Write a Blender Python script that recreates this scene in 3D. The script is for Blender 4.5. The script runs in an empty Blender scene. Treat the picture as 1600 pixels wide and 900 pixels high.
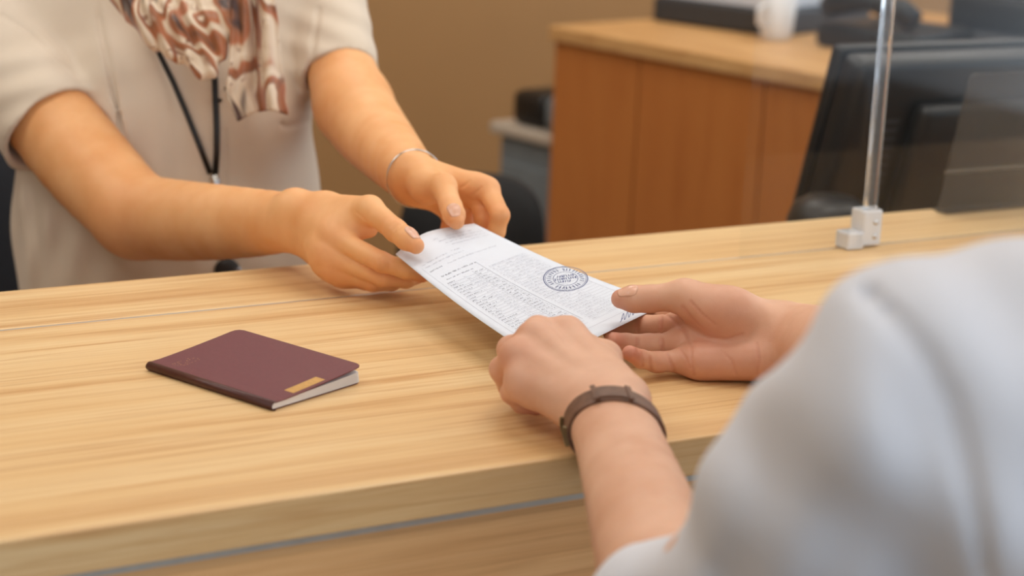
import bpy, bmesh, math, random
import numpy as np
from mathutils import Vector, Matrix

# ------------------------------------------------------------------ camera
FPX, YAW, PITCH, ROLL, CAMH = 3001.37, 0.505798, 0.259166, 0.0408661, 0.4595
S = 1.12
scene = bpy.context.scene
COL = scene.collection
fw = np.array([math.sin(YAW)*math.cos(PITCH), math.cos(YAW)*math.cos(PITCH), -math.sin(PITCH)])
_r = np.cross(fw, [0, 0, 1.0]); _r /= np.linalg.norm(_r)
_u = np.cross(_r, fw)
rt = math.cos(ROLL)*_r + math.sin(ROLL)*_u
up = -math.sin(ROLL)*_r + math.cos(ROLL)*_u
CAM = np.array([0, 0, CAMH])
camd = bpy.data.cameras.new('camera')
camo = bpy.data.objects.new('camera', camd)
COL.objects.link(camo)
M = Matrix(((rt[0], up[0], -fw[0], 0), (rt[1], up[1], -fw[1], 0), (rt[2], up[2], -fw[2], CAMH), (0, 0, 0, 1)))
camo.matrix_world = M
camd.sensor_width = 36
camd.lens = FPX/1600*36
camd.clip_start = 0.05
camd.dof.use_dof = True
camd.dof.focus_distance = 1.58
camd.dof.aperture_fstop = 4.5
scene.camera = camo


def ray(x, y): return fw + rt*(x-800)/FPX + up*(450-y)/FPX
def P(x, y, d): return CAM + ray(x, y)*d                       # pixel and depth along the view axis
def PZ(x, y, z):                                                # pixel on a horizontal plane
    v = ray(x, y); return CAM + v*((z-CAMH)/v[2])
def PY(x, y, Y):                                                # pixel on a vertical plane parallel to the counter
    v = ray(x, y); return CAM + v*(Y/v[1])


def lin(c):
    c = c/255.0
    return c/12.92 if c <= 0.04045 else ((c+0.055)/1.055)**2.4
def rgb(r, g, b): return (lin(r), lin(g), lin(b), 1.0)


# ------------------------------------------------------------------ light
world = bpy.data.worlds.new('world'); scene.world = world
world.use_nodes = True
bg = world.node_tree.nodes['Background']
bg.inputs['Color'].default_value = (0.76, 0.87, 1.0, 1)
bg.inputs['Strength'].default_value = 1.45
def area(name, loc, size, power, color, rot=(0, 0, 0)):
    l = bpy.data.lights.new(name, 'AREA'); l.shape = 'RECTANGLE'
    l.size, l.size_y = size; l.energy = power; l.color = color
    o = bpy.data.objects.new(name, l); o.location = loc; o.rotation_euler = rot
    COL.objects.link(o); return o
CEIL = 1.85
LAMPS = [(x, y) for y in (-0.6, 1.55, 3.0) for x in (-0.6, 1.2, 3.0)]
for lx, ly in LAMPS:
    area('ceiling_lamp_light', (lx, ly, CEIL-0.06), (1.15, 0.55), {-0.6: 3.2, 1.55: 6.0, 3.0: 6.2}[ly], (1.0, 0.975, 0.95))
scene.view_settings.view_transform = 'Standard'
scene.view_settings.look = 'None'
scene.view_settings.gamma = 1.0
scene.view_settings.use_curve_mapping = False
scene.view_settings.exposure = 0.2


# ------------------------------------------------------------------ materials
class NT:
    def __init__(s, name):
        s.m = bpy.data.materials.new(name); s.m.use_nodes = True
        s.t = s.m.node_tree; s.n = s.t.nodes; s.b = s.n['Principled BSDF']
    def add(s, typ, **kw):
        n = s.n.new(typ)
        for k, v in kw.items():
            if k in n.inputs: n.inputs[k].default_value = v
            else: setattr(n, k, v)
        return n
    def link(s, a, b): s.t.links.new(a, b)
    def ramp(s, fac, stops, interp='LINEAR'):
        n = s.n.new('ShaderNodeValToRGB'); e = n.color_ramp.elements; n.color_ramp.interpolation = interp
        while len(e) < len(stops): e.new(0.5)
        for el, (p, c) in zip(e, stops): el.position = p; el.color = c
        s.link(fac, n.inputs['Fac']); return n.outputs['Color']
    def coord(s, scale=(1, 1, 1), rot=(0, 0, 0), out='Object', loc=(0, 0, 0)):
        tc = s.n.new('ShaderNodeTexCoord'); mp = s.n.new('ShaderNodeMapping')
        mp.inputs['Scale'].default_value = scale; mp.inputs['Rotation'].default_value = rot
        mp.inputs['Location'].default_value = loc
        s.link(tc.outputs[out], mp.inputs['Vector']); return mp.outputs['Vector']
    def noise(s, vec, scale=5, detail=4, rough=0.5, dist=0.0):
        n = s.n.new('ShaderNodeTexNoise'); n.inputs['Scale'].default_value = scale
        n.inputs['Detail'].default_value = detail; n.inputs['Roughness'].default_value = rough
        n.inputs['Distortion'].default_value = dist
        s.link(vec, n.inputs['Vector']); return n.outputs['Fac']
    def mix(s, a, b, fac, mode='MIX'):
        n = s.n.new('ShaderNodeMix'); n.data_type = 'RGBA'; n.blend_type = mode
        for v, i in ((fac, 0), (a, 6), (b, 7)):
            if hasattr(v, 'is_linked'): s.link(v, n.inputs[i])
            else: n.inputs[i].default_value = v
        return n.outputs[2]
    def bump(s, h, strength=0.2, dist=0.001):
        n = s.n.new('ShaderNodeBump'); n.inputs['Strength'].default_value = strength
        n.inputs['Distance'].default_value = dist
        s.link(h, n.inputs['Height']); s.link(n.outputs['Normal'], s.b.inputs['Normal'])
    def color(s, c):
        if hasattr(c, 'is_linked'): s.link(c, s.b.inputs['Base Color'])
        else: s.b.inputs['Base Color'].default_value = c
        return s
    def set(s, **kw):
        for k, v in kw.items(): s.b.inputs[k.replace('_', ' ')].default_value = v
        return s


def plain(name, c, rough=0.5, var=0.08, nscale=40, bump=0.0, **kw):
    n = NT(name); v = n.coord()
    f = n.noise(v, nscale, 3)
    dark = tuple(x*(1-var) for x in c[:3])+(1,)
    lite = tuple(min(1, x*(1+var)) for x in c[:3])+(1,)
    n.color(n.ramp(f, [(0.3, dark), (0.7, lite)])).set(Roughness=rough, **kw)
    if bump: n.bump(n.noise(v, nscale*8, 2), bump, 0.0004)
    return n.m


def wood(name, light, mid, dark, axis=0, rough=0.42, grain=1.0, coat=0.0):
    n = NT(name)
    def sc(a, b):
        v = [b, b, b]; v[axis] = a; return tuple(v)
    v1 = n.coord(sc(0.9, 17*grain)); v2 = n.coord(sc(4.5, 210*grain)); v3 = n.coord(sc(0.45, 4.5*grain))
    w = n.noise(v3, 1.0, 2, 0.5, 0.6)
    a = n.noise(v1, 1.0, 6, 0.62, 1.0)
    b = n.noise(v2, 1.0, 4, 0.65, 0.3)
    st = n.noise(n.coord(sc(3.0, 105*grain), loc=(3.1, 1.7, 0.4)), 1.0, 5, 0.6, 0.5)
    c1 = n.ramp(a, [(0.34, dark), (0.47, mid), (0.60, light)])
    c2 = n.ramp(b, [(0.34, dark), (0.46, mid), (0.60, light)])
    c3 = n.ramp(w, [(0.35, mid), (0.62, light)])
    c = n.mix(c1, c2, 0.35); c = n.mix(c, c3, 0.25)
    c = n.mix(c, dark, n.ramp(st, [(0.50, (0, 0, 0, 1)), (0.70, (0.75, 0.75, 0.75, 1))]))
    n.color(c).set(Roughness=rough)
    n.b.inputs['Coat Weight'].default_value = coat
    n.b.inputs['Coat Roughness'].default_value = 0.25
    n.bump(b, 0.12, 0.0006)
    return n.m


MAT = {}
MAT['oak'] = wood('oak_veneer', rgb(234, 202, 152), rgb(224, 183, 127), rgb(194, 140, 82), 0, 0.40, 1.0, 0.05)
MAT['oak_edge'] = wood('oak_edge', rgb(232, 196, 146), rgb(218, 178, 126), rgb(190, 144, 94), 0, 0.5, 1.3)
MAT['oak_panel'] = wood('oak_front_panel', rgb(244, 198, 142), rgb(230, 178, 120), rgb(202, 146, 92), 0, 0.5, 1.1)
MAT['cabinet'] = wood('cherry_panel', rgb(198, 126, 64), rgb(192, 118, 58), rgb(180, 106, 50), 2, 0.45, 0.25)
MAT['cabtop'] = wood('cabinet_top_oak', rgb(222, 176, 118), rgb(210, 160, 102), rgb(186, 134, 80), 1, 0.45, 0.6)
MAT['alu'] = plain('brushed_aluminium', rgb(200, 198, 194), 0.35, 0.05, 60, Metallic=0.7)
MAT['wall'] = plain('tan_wall', rgb(172, 128, 78), 0.7, 0.03, 3)
MAT['wall_l'] = plain('cream_wall', rgb(215, 196, 168), 0.8, 0.03, 3)
MAT['wall_w'] = plain('white_wall', rgb(226, 229, 233), 0.8, 0.02, 3)
MAT['ceil'] = plain('white_ceiling', rgb(230, 226, 218), 0.9, 0.02, 3)
MAT['floor'] = plain('grey_carpet', rgb(120, 112, 102), 0.95, 0.15, 200)
MAT['black'] = plain('black_plastic', rgb(26, 25, 25), 0.42, 0.12, 90, 0.05)
MAT['blackfab'] = plain('black_fabric', rgb(22, 21, 21), 0.85, 0.2, 300, 0.2)
MAT['charfab'] = plain('charcoal_fabric', rgb(44, 46, 52), 0.85, 0.15, 300, 0.2)
MAT['dkgrey'] = plain('dark_grey_plastic', rgb(58, 60, 64), 0.5, 0.08, 50)
MAT['grey'] = plain('grey_plastic', rgb(128, 130, 132), 0.55, 0.05, 40)
MAT['bluegrey'] = plain('blue_grey_metal', rgb(120, 130, 136), 0.5, 0.06, 30)
MAT['pale'] = plain('pale_plastic', rgb(196, 184, 168), 0.5, 0.04, 30)
MAT['white'] = plain('white_plastic', rgb(232, 232, 232), 0.4, 0.03, 30)
MAT['chrome'] = plain('polished_steel', rgb(205, 204, 200), 0.18, 0.03, 40, Metallic=1.0)
MAT['brass'] = plain('dull_brass', rgb(160, 140, 105), 0.35, 0.08, 80, Metallic=0.9)
MAT['leather'] = plain('brown_leather', rgb(112, 80, 62), 0.48, 0.22, 160, 0.25)
MAT['burgundy'] = plain('burgundy_leatherette', rgb(108, 50, 57), 0.45, 0.07, 400, 0.25)
MAT['spine'] = plain('dark_maroon_spine', rgb(76, 36, 28), 0.42, 0.1, 300, 0.2)
MAT['gold'] = plain('gold_foil', rgb(205, 160, 92), 0.4, 0.1, 300, Metallic=0.35)
MAT['goldfaint'] = plain('worn_gold_foil', rgb(178, 132, 92), 0.5, 0.2, 500)
MAT['page'] = plain('page_paper', rgb(246, 244, 243), 0.8, 0.03, 60)
MAT['paper'] = plain('white_paper', rgb(222, 227, 236), 0.75, 0.015, 30)
MAT['ink'] = plain('grey_print', rgb(112, 113, 130), 0.8, 0.15, 200)
MAT['inklight'] = plain('light_grey_print', rgb(178, 180, 192), 0.8, 0.1, 200)
MAT['inkblue'] = plain('blue_stamp_ink', rgb(88, 98, 142), 0.8, 0.3, 900)
MAT['lamp'] = NT('lamp_diffuser').set(Emission_Strength=2.2).m
MAT['lamp'].node_tree.nodes['Principled BSDF'].inputs['Emission Color'].default_value = (1, 0.93, 0.82, 1)
def clear(name, tint, gloss):
    n = NT(name); n.n.remove(n.b)
    tr = n.add('ShaderNodeBsdfTransparent', Color=tint); gl = n.add('ShaderNodeBsdfGlossy', Roughness=0.03)
    fr = n.add('ShaderNodeFresnel', IOR=1.4); mx = n.add('ShaderNodeMixShader'); mu = n.add('ShaderNodeMath', operation='MULTIPLY')
    mu.inputs[1].default_value = gloss
    n.link(fr.outputs[0], mu.inputs[0]); n.link(mu.outputs[0], mx.inputs[0]); n.link(tr.outputs[0], mx.inputs[1]); n.link(gl.outputs[0], mx.inputs[2])
    n.link(mx.outputs[0], n.n['Material Output'].inputs['Surface']); return n.m
MAT['acrylic'] = clear('clear_acrylic', (0.985, 0.99, 0.99, 1), 0.22)
g = NT('acrylic_upright'); g.color((0.95, 0.96, 0.97, 1)).set(Roughness=0.05, IOR=1.2); g.b.inputs['Transmission Weight'].default_value = 0.95
MAT['acrylic_rod'] = g.m
g = NT('clear_acrylic_block'); g.color((0.93, 0.94, 0.96, 1)).set(Roughness=0.15, IOR=1.45); g.b.inputs['Transmission Weight'].default_value = 0.35
MAT['acrylic_block'] = g.m
g = NT('smoked_acrylic'); g.color((0.085, 0.075, 0.065, 1)).set(Roughness=0.10, IOR=1.35, Alpha=0.55)
MAT['smoked'] = g.m
g = NT('fingernail'); g.color(rgb(224, 172, 144)).set(Roughness=0.28); g.b.inputs['Subsurface Weight'].default_value = 0.1
g.b.inputs['Subsurface Scale'].default_value = 0.003
MAT['nail'] = g.m


def skin(name, base, pink, pale):
    n = NT(name); v = n.coord()
    big = n.noise(v, 22, 4, 0.55)
    at = n.add('ShaderNodeAttribute', attribute_name='flush')
    c = n.ramp(big, [(0.32, base), (0.68, pale)])
    c = n.mix(c, pink, at.outputs['Fac'])
    n.color(c).set(Roughness=0.5)
    n.b.inputs['Subsurface Weight'].default_value = 0.15
    n.b.inputs['Subsurface Radius'].default_value = (1.0, 0.35, 0.18)
    n.b.inputs['Subsurface Scale'].default_value = 0.006
    n.b.inputs['Specular IOR Level'].default_value = 0.4
    vor = n.add('ShaderNodeTexVoronoi'); vor.inputs['Scale'].default_value = 900
    n.link(v, vor.inputs['Vector'])
    fine = n.noise(v, 420, 3, 0.6)
    n.bump(n.mix(vor.outputs['Distance'], fine, 0.5), 0.16, 0.0005)
    return n.m
MAT['skin_clerk'] = skin('clerk_skin', rgb(230, 163, 104), rgb(212, 128, 86), rgb(242, 184, 128))
MAT['skin_client'] = skin('client_skin', rgb(214, 162, 131), rgb(196, 116, 94), rgb(228, 182, 153))


def cloth(name, a, b, scale=900):
    n = NT(name); v = n.coord()
    f = n.noise(v, 9, 4)
    n.color(n.ramp(f, [(0.3, a), (0.7, b)])).set(Roughness=0.85)
    n.b.inputs['Sheen Weight'].default_value = 0.15
    n.bump(n.noise(v, scale, 2), 0.25, 0.0005)
    return n.m
MAT['shirt_clerk'] = cloth('beige_tunic_cloth', rgb(214, 197, 176), rgb(222, 206, 186))
MAT['shirt_client'] = cloth('white_shirt_cloth', rgb(210, 212, 220), rgb(220, 222, 230))
MAT['seam'] = cloth('beige_seam', rgb(150, 130, 112), rgb(160, 140, 120))
MAT['hair'] = plain('dark_hair', rgb(38, 27, 22), 0.5, 0.3, 200, 0.3)

n = NT('printed_silk'); v = n.coord()
big = n.noise(n.coord((1, 1, 0.8), loc=(0.3, 0.1, 0.2)), 8.5, 1.6, 0.5, 2.0)
C1, C2, R1, R2, DK = rgb(232, 212, 186), rgb(214, 188, 158), rgb(178, 104, 62), rgb(148, 92, 56), rgb(64, 34, 22)
c1 = n.ramp(big, [(0.0, DK), (0.36, DK), (0.39, R2), (0.43, R1), (0.455, C2), (0.50, C1), (0.53, C2), (0.55, R1), (0.60, R2), (0.62, C1), (0.68, C2), (0.72, DK)])
sp = n.ramp(n.noise(v, 55, 3, 0.6, 0.8), [(0.60, (0, 0, 0, 1)), (0.68, (0.8, 0.8, 0.8, 1))])
n.color(n.mix(c1, rgb(140, 84, 50), sp)).set(Roughness=0.38)
n.b.inputs['Sheen Weight'].default_value = 0.3
MAT['silk'] = n.m


# ------------------------------------------------------------------ object helpers
def props(o, label=None, cat=None, group=None, kind=None):
    for k, v_ in (('label', label), ('category', cat), ('group', group), ('kind', kind)):
        if v_: o[k] = v_
    return o
def empty(name, loc, label, cat, group=None):
    o = bpy.data.objects.new(name, None); o.empty_display_size = 0.05
    COL.objects.link(o); o.location = Vector(loc)
    return props(o, label, cat, group)
def link(name, me, mat, parent=None, label=None, cat=None, group=None, kind=None, smooth=True):
    o = bpy.data.objects.new(name, me); COL.objects.link(o)
    if mat is not None: me.materials.append(mat)
    if smooth: me.polygons.foreach_set('use_smooth', [True]*len(me.polygons))
    if parent is not None:
        o.parent = parent
        o.matrix_parent_inverse = PARINV.setdefault(parent.name, world_of(parent).inverted())
    return props(o, label, cat, group, kind)
PARINV = {}
def world_of(o):
    m = Matrix.Translation(o.location) @ o.rotation_euler.to_matrix().to_4x4()
    if o.parent is not None: m = world_of(o.parent) @ o.matrix_parent_inverse @ m
    return m
def mesh(name, verts, faces):
    me = bpy.data.meshes.new(name); me.from_pydata([tuple(map(float, p)) for p in verts], [], faces); me.update(); return me
def bm_mesh(name, bm):
    bmesh.ops.recalc_face_normals(bm, faces=bm.faces)
    me = bpy.data.meshes.new(name); bm.to_mesh(me); bm.free(); return me
def box_bm(x0, x1, y0, y1, z0, z1, bevel=0.0, seg=2, bm=None):
    b = bm or bmesh.new()
    vs = [b.verts.new((x, y, z)) for x in (x0, x1) for y in (y0, y1) for z in (z0, z1)]
    fs = [b.faces.new([vs[i] for i in f]) for f in ((0, 1, 3, 2), (4, 6, 7, 5), (0, 4, 5, 1), (2, 3, 7, 6), (0, 2, 6, 4), (1, 5, 7, 3))]
    if bevel:
        es = list({e for f in fs for e in f.edges})
        bmesh.ops.bevel(b, geom=es, offset=bevel, segments=seg, profile=0.5, affect='EDGES')
    return b
def box(name, x0, x1, y0, y1, z0, z1, mat, parent=None, bevel=0.0, seg=2, mtx=None, smooth=False, **kw):
    b = box_bm(x0, x1, y0, y1, z0, z1, bevel, seg)
    if mtx is not None: b.transform(mtx)
    return link(name, bm_mesh(name, b), mat, parent, smooth=smooth, **kw)
def tube(name, pts, rad, mat, parent=None, sides=10, closed=False, flat=None, nrm=None, **kw):
    pts = [np.asarray(p, float) for p in pts]; n = len(pts)
    rads = rad if hasattr(rad, '__len__') else [rad]*n
    V, F = [], []
    prevn = None
    for i, p in enumerate(pts):
        a = pts[(i-1) % n] if (closed or i) else p
        b = pts[(i+1) % n] if (closed or i < n-1) else p
        t = b-a; t = t/np.linalg.norm(t)
        if nrm is not None: nn = np.asarray(nrm[i] if np.ndim(nrm) > 1 else nrm, float)
        else: nn = prevn if prevn is not None else (np.array([0, 0, 1.0]) if abs(t[2]) < 0.9 else np.array([1.0, 0, 0]))
        nn = nn-t*(nn@t); nn /= np.linalg.norm(nn); prevn = nn
        bb = np.cross(t, nn)
        for k in range(sides):
            an = 2*math.pi*k/sides
            V.append(p+rads[i]*(math.cos(an)*nn*(flat or 1)+math.sin(an)*bb))
    m_ = n if closed else n-1
    for i in range(m_):
        for k in range(sides):
            j = (i+1) % n
            F.append((i*sides+k, i*sides+(k+1) % sides, j*sides+(k+1) % sides, j*sides+k))
    if not closed:
        F.append(tuple(range(sides))[::-1]); F.append(tuple((n-1)*sides+k for k in range(sides)))
    return link(name, mesh(name, V, F), mat, parent, **kw)
def lathe(name, prof, center, mat, parent=None, sides=28, mtx=None, **kw):
    V, F = [], []
    for r_, z in prof:
        for k in range(sides):
            a = 2*math.pi*k/sides; V.append((r_*math.cos(a), r_*math.sin(a), z))
    for i in range(len(prof)-1):
        for k in range(sides):
            F.append((i*sides+k, i*sides+(k+1) % sides, (i+1)*sides+(k+1) % sides, (i+1)*sides+k))
    F.append(tuple(range(sides))[::-1]); F.append(tuple((len(prof)-1)*sides+k for k in range(sides)))
    me = mesh(name, V, F)
    me.transform(Matrix.Translation(Vector(center)) @ (mtx or Matrix.Identity(4)))
    return link(name, me, mat, parent, **kw)


# ------------------------------------------------------------------ implicit surfaces (bodies and cloth)
MARGIN = 0.03
class Cone:
    """tapered capsule; flat<1 squashes it along nrm"""
    def __init__(s, a, b, ra, rb, flat=1.0, nrm=None):
        s.a = np.asarray(a, float); s.b = np.asarray(b, float); s.ra, s.rb = ra, rb
        s.d = s.b-s.a; s.L2 = max(s.d@s.d, 1e-12); s.flat = flat
        s.n = None
        if nrm is not None and flat != 1.0:
            nn = np.asarray(nrm, float); nn = nn-s.d*((nn@s.d)/s.L2); s.n = nn/np.linalg.norm(nn)
        s.c = (s.a+s.b)/2; s.r = math.sqrt(s.L2)/2+max(ra, rb)
    def ev(s, Q, c, R):
        v = Q-s.a
        t = np.clip((v@s.d)/s.L2, 0, 1)
        w = v-t[:, None]*s.d
        if s.n is not None:
            w = w+((w@s.n)*(1/s.flat-1))[:, None]*s.n
            return (np.sqrt(np.einsum('ij,ij->i', w, w))-(s.ra+(s.rb-s.ra)*t))*(s.flat+1)/2
        return np.sqrt(np.einsum('ij,ij->i', w, w))-(s.ra+(s.rb-s.ra)*t)
def smin(a, b, k):
    h = np.maximum(k-np.abs(a-b), 0)
    return np.minimum(a, b)-h*h/(4*k)
class U:
    def __init__(s, k, kids):
        s.k = k; s.kids = list(kids)
        cs = np.array([q.c for q in s.kids]); rs = np.array([q.r for q in s.kids])
        s.cs, s.rs = cs, rs
        lo = (cs-rs[:, None]).min(0); hi = (cs+rs[:, None]).max(0)
        s.c = (lo+hi)/2; s.r = float((np.linalg.norm(cs-s.c, axis=1)+rs).max())+k
    def ev(s, Q, c, R):
        o = None
        w = s.cs-c
        for i in np.flatnonzero((w*w).sum(1) < (s.rs+(R+MARGIN))**2):
            e = s.kids[i].ev(Q, c, R)
            if e is None: continue
            o = e if o is None else smin(o, e, s.k)
        return o
class Sub:
    def __init__(s, k, base, cut):
        s.k, s.base, s.cut = k, base, cut; s.c, s.r = base.c, base.r
        s.cs = np.array([q.c for q in cut]); s.rs = np.array([q.r for q in cut])+k
    def ev(s, Q, c, R):
        o = s.base.ev(Q, c, R)
        if o is None: return None
        w = s.cs-c
        e = None
        for i in np.flatnonzero((w*w).sum(1) < (s.rs+R)**2):
            d = s.cut[i].ev(Q, c, R)
            e = d if e is None else np.minimum(e, d)
        return o if e is None else -smin(-o, e, s.k)
class Disp:
    def __init__(s, base, fn, amp): s.base, s.fn = base, fn; s.c, s.r = base.c, base.r+amp
    def ev(s, Q, c, R):
        o = s.base.ev(Q, c, R)
        return None if o is None else o-s.fn(Q)
class Cut:
    """intersection with a half space: keep (p-o).n<0"""
    def __init__(s, base, o, n_): s.base = base; s.o = np.asarray(o, float); s.n = np.asarray(n_, float)/np.linalg.norm(n_); s.c, s.r = base.c, base.r
    def ev(s, Q, c, R):
        o = s.base.ev(Q, c, R)
        return None if o is None else np.maximum(o, (Q-s.o)@s.n)


def polygonise(name, node, h):
    B = 20; bs = B*h
    lo = np.floor((node.c-node.r-0.01)/h).astype(int)
    N = int(math.ceil((2*node.r+0.02)/bs))
    lev = 1
    while lev < N: lev *= 2
    blocks = []
    def rec(i, j, k, sz):
        ctr = (lo+np.array([i, j, k])*B)*h+sz*bs/2
        R = sz*bs*0.8661
        d = node.ev(ctr[None], ctr, R)
        if d is None: return
        if sz <= 4 and abs(d[0]) > R*1.3+0.006: return
        if sz == 1: blocks.append((i, j, k)); return
        s2 = sz//2
        for a in (0, s2):
            for b in (0, s2):
                for c in (0, s2): rec(i+a, j+b, k+c, s2)
    rec(0, 0, 0, lev)
    ar = np.arange(B+1)
    G = np.stack(np.meshgrid(ar, ar, ar, indexing='ij'), -1).reshape(-1, 3)
    NK = lev*B+4
    keysL, vertL, quadL = [], [], []
    E = [((0, 0, 0), (1, 0, 0)), ((0, 1, 0), (1, 1, 0)), ((0, 0, 1), (1, 0, 1)), ((0, 1, 1), (1, 1, 1)),
         ((0, 0, 0), (0, 1, 0)), ((1, 0, 0), (1, 1, 0)), ((0, 0, 1), (0, 1, 1)), ((1, 0, 1), (1, 1, 1)),
         ((0, 0, 0), (0, 0, 1)), ((1, 0, 0), (1, 0, 1)), ((0, 1, 0), (0, 1, 1)), ((1, 1, 0), (1, 1, 1))]
    def key(c): return ((c[:, 0]+1)*NK+(c[:, 1]+1))*NK+(c[:, 2]+1)
    for (i, j, k) in blocks:
        off = np.array([i, j, k])*B
        org = (lo+off)*h
        ctr = org+bs/2
        R = bs*0.8661
        F = node.ev(org+G*h, ctr, R)
        if F is None: continue
        F = F.reshape(B+1, B+1, B+1)
        s = F < 0
        if s.all() or not s.any(): continue
        cnt = sum(s[a:a+B, b:b+B, c:c+B].astype(np.int8) for a in (0, 1) for b in (0, 1) for c in (0, 1))
        ci = np.argwhere((cnt > 0) & (cnt < 8))
        if len(ci):
            acc = np.zeros((len(ci), 3)); num = np.zeros(len(ci))
            for e0, e1 in E:
                a = ci+np.array(e0); b = ci+np.array(e1)
                fa = F[a[:, 0], a[:, 1], a[:, 2]]; fb = F[b[:, 0], b[:, 1], b[:, 2]]
                m_ = (fa < 0) != (fb < 0)
                t = np.where(m_, fa/np.where(m_, fa-fb, 1), 0)
                acc += np.where(m_[:, None], a+t[:, None]*(b-a), 0); num += m_
            v_ = org+acc/num[:, None]*h
            eps = 0.25*h
            d0 = node.ev(v_, ctr, R)
            gr = np.stack([node.ev(v_+np.eye(3)[q]*eps, ctr, R)-d0 for q in range(3)], -1)/eps
            st = gr*(d0/np.maximum((gr*gr).sum(1), 0.2))[:, None]
            ln = np.linalg.norm(st, axis=1)
            st *= np.minimum(1, 0.6*h/np.maximum(ln, 1e-12))[:, None]
            keysL.append(key(ci+off)); vertL.append(v_-st)
        for ax in range(3):
            o1, o2 = [q for q in range(3) if q != ax]
            sl0 = [slice(0, B)]*3; sl1 = [slice(0, B)]*3; sl1[ax] = slice(1, B+1)
            s0 = s[tuple(sl0)]; s1 = s[tuple(sl1)]
            for sign in (True, False):
                ei = np.argwhere((s0 != s1) & (s0 == sign))
                if not len(ei): continue
                ei = ei+off
                u1 = np.zeros(3, int); u1[o1] = 1; u2 = np.zeros(3, int); u2[o2] = 1
                q = [ei-u1-u2, ei-u2, ei, ei-u1]
                if sign == (ax == 1): q = q[::-1]
                quadL.append(np.stack([key(x) for x in q], -1))
    K = np.concatenate(keysL); V = np.concatenate(vertL); Q = np.concatenate(quadL)
    o = np.argsort(K); K = K[o]; V = V[o]
    idx = np.clip(np.searchsorted(K, Q), 0, len(K)-1)
    Q = idx[(K[idx] == Q).all(1)]
    me = bpy.data.meshes.new(name)
    me.vertices.add(len(V)); me.vertices.foreach_set('co', V.astype(np.float32).ravel())
    me.loops.add(len(Q)*4); me.loops.foreach_set('vertex_index', Q.astype(np.int32).ravel())
    me.polygons.add(len(Q)); me.polygons.foreach_set('loop_start', np.arange(0, len(Q)*4, 4, dtype=np.int32))
    me.polygons.foreach_set('loop_total', np.full(len(Q), 4, np.int32))
    me.update(); me.validate()
    return me, V


def chain(pts, rads, k=0.002, flat=1.0, nrm=None):
    return U(k, [Cone(pts[i], pts[i+1], rads[i], rads[i+1], flat, nrm) for i in range(len(pts)-1)])
def grooves(lines, r=0.0007):
    return [Cone(a, b, r, r) for ln in lines for a, b in zip(ln[:-1], ln[1:])]


class Hand:
    """joints given as pixel+depth; builds palm, five fingers, and markers of flushed skin"""
    def __init__(s, wrist, wrad, thumb, fingers, scale=1.0, palm_k=0.012, dorsal=0, frad=None, palm_extra=()):
        s.wrist = P(*wrist)
        s.thumb = [P(*q) for q in thumb]; s.f = [[P(*q) for q in f] for f in fingers]
        m = [f[0] for f in s.f]
        lat = m[0]-m[-1]; lat /= np.linalg.norm(lat)
        ax = (m[1]+m[2])/2-s.wrist; ax /= np.linalg.norm(ax)
        lat = lat-ax*(lat@ax); lat /= np.linalg.norm(lat)
        s.lat, s.ax = lat, ax
        s.nrm = np.cross(lat, ax)
        offs = [0.019, 0.007, -0.005, -0.016]
        palm = []
        FR = frad or [(10.2, 9.2, 8.0, 6.8), (10.6, 9.6, 8.3, 7.0), (10.0, 9.0, 7.8, 6.6), (9.0, 7.8, 6.8, 5.9)]
        fin = []
        s.marks = []
        for i, f in enumerate(s.f):
            r_ = [x*0.001*scale for x in FR[i]]
            base = s.wrist+lat*offs[i]*scale
            palm.append(Cone(base, f[0], 0.0135*scale, r_[0]*1.08))
            fin.append(chain(f, r_, 0.003))
            s.marks += [(f[0], 0.014*scale, 0.55), (f[1], 0.011*scale, 0.5), (f[-1], 0.013*scale, 0.8)]
        # fleshy web between neighbouring knuckles
        for i in range(3):
            palm.append(Cone(m[i]*0.86+(s.wrist+lat*offs[i]*scale)*0.14, m[i+1]*0.86+(s.wrist+lat*offs[i+1]*scale)*0.14, 0.0098*scale, 0.0095*scale))
        if dorsal:                                  # knuckle heads and extensor tendons on the back of the hand
            nn = s.nrm*dorsal
            for i, f in enumerate(s.f):
                r_ = FR[i][0]*0.001*scale; b_ = s.wrist+lat*offs[i]*0.7*scale+nn*0.0115*scale
                k_ = f[0]+nn*r_*0.55
                palm.append(Cone(b_+(k_-b_)*0.25, k_, 0.0040*scale, 0.0060*scale)); palm.append(Cone(k_, k_+(f[1]-f[0])*0.12, r_*0.78, r_*0.7))
        t = s.thumb
        palm.append(Cone(t[0], t[1], 0.0155*scale, 0.0120*scale))
        palm.append(Cone(s.wrist+lat*0.012*scale, t[0], 0.015*scale, 0.0155*scale))
        palm += [Cone(P(*a), P(*b), ra*scale, rb*scale) for a, b, ra, rb in palm_extra]
        th = chain([t[1], t[2], t[2]+(t[3]-t[2])*0.55, t[3]], [0.0118*scale, 0.0102*scale, 0.0101*scale, 0.0075*scale], 0.004)
        s.marks += [(t[2], 0.012*scale, 0.35), (t[3], 0.012*scale, 0.6)]
        s.node = U(0.0065, [U(palm_k, palm), U(0.0008, fin), th])
        s.scale = scale
def flush(me, V, marks):
    a = me.attributes.new('flush', 'FLOAT', 'POINT')
    f = np.zeros(len(V), np.float32); o = np.argsort(V[:, 0]); W = V[o].astype(np.float32)
    for p, r_, st in marks:
        i0, i1 = np.searchsorted(W[:, 0], (p[0]-2.2*r_, p[0]+2.2*r_))
        d2 = ((W[i0:i1]-p)**2).sum(1)/(r_*r_)
        f[i0:i1] = np.maximum(f[i0:i1], st*np.exp(-d2))
    g_ = np.empty_like(f); g_[o] = f; f = g_
    a.data.foreach_set('value', f.astype(np.float32))
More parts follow.
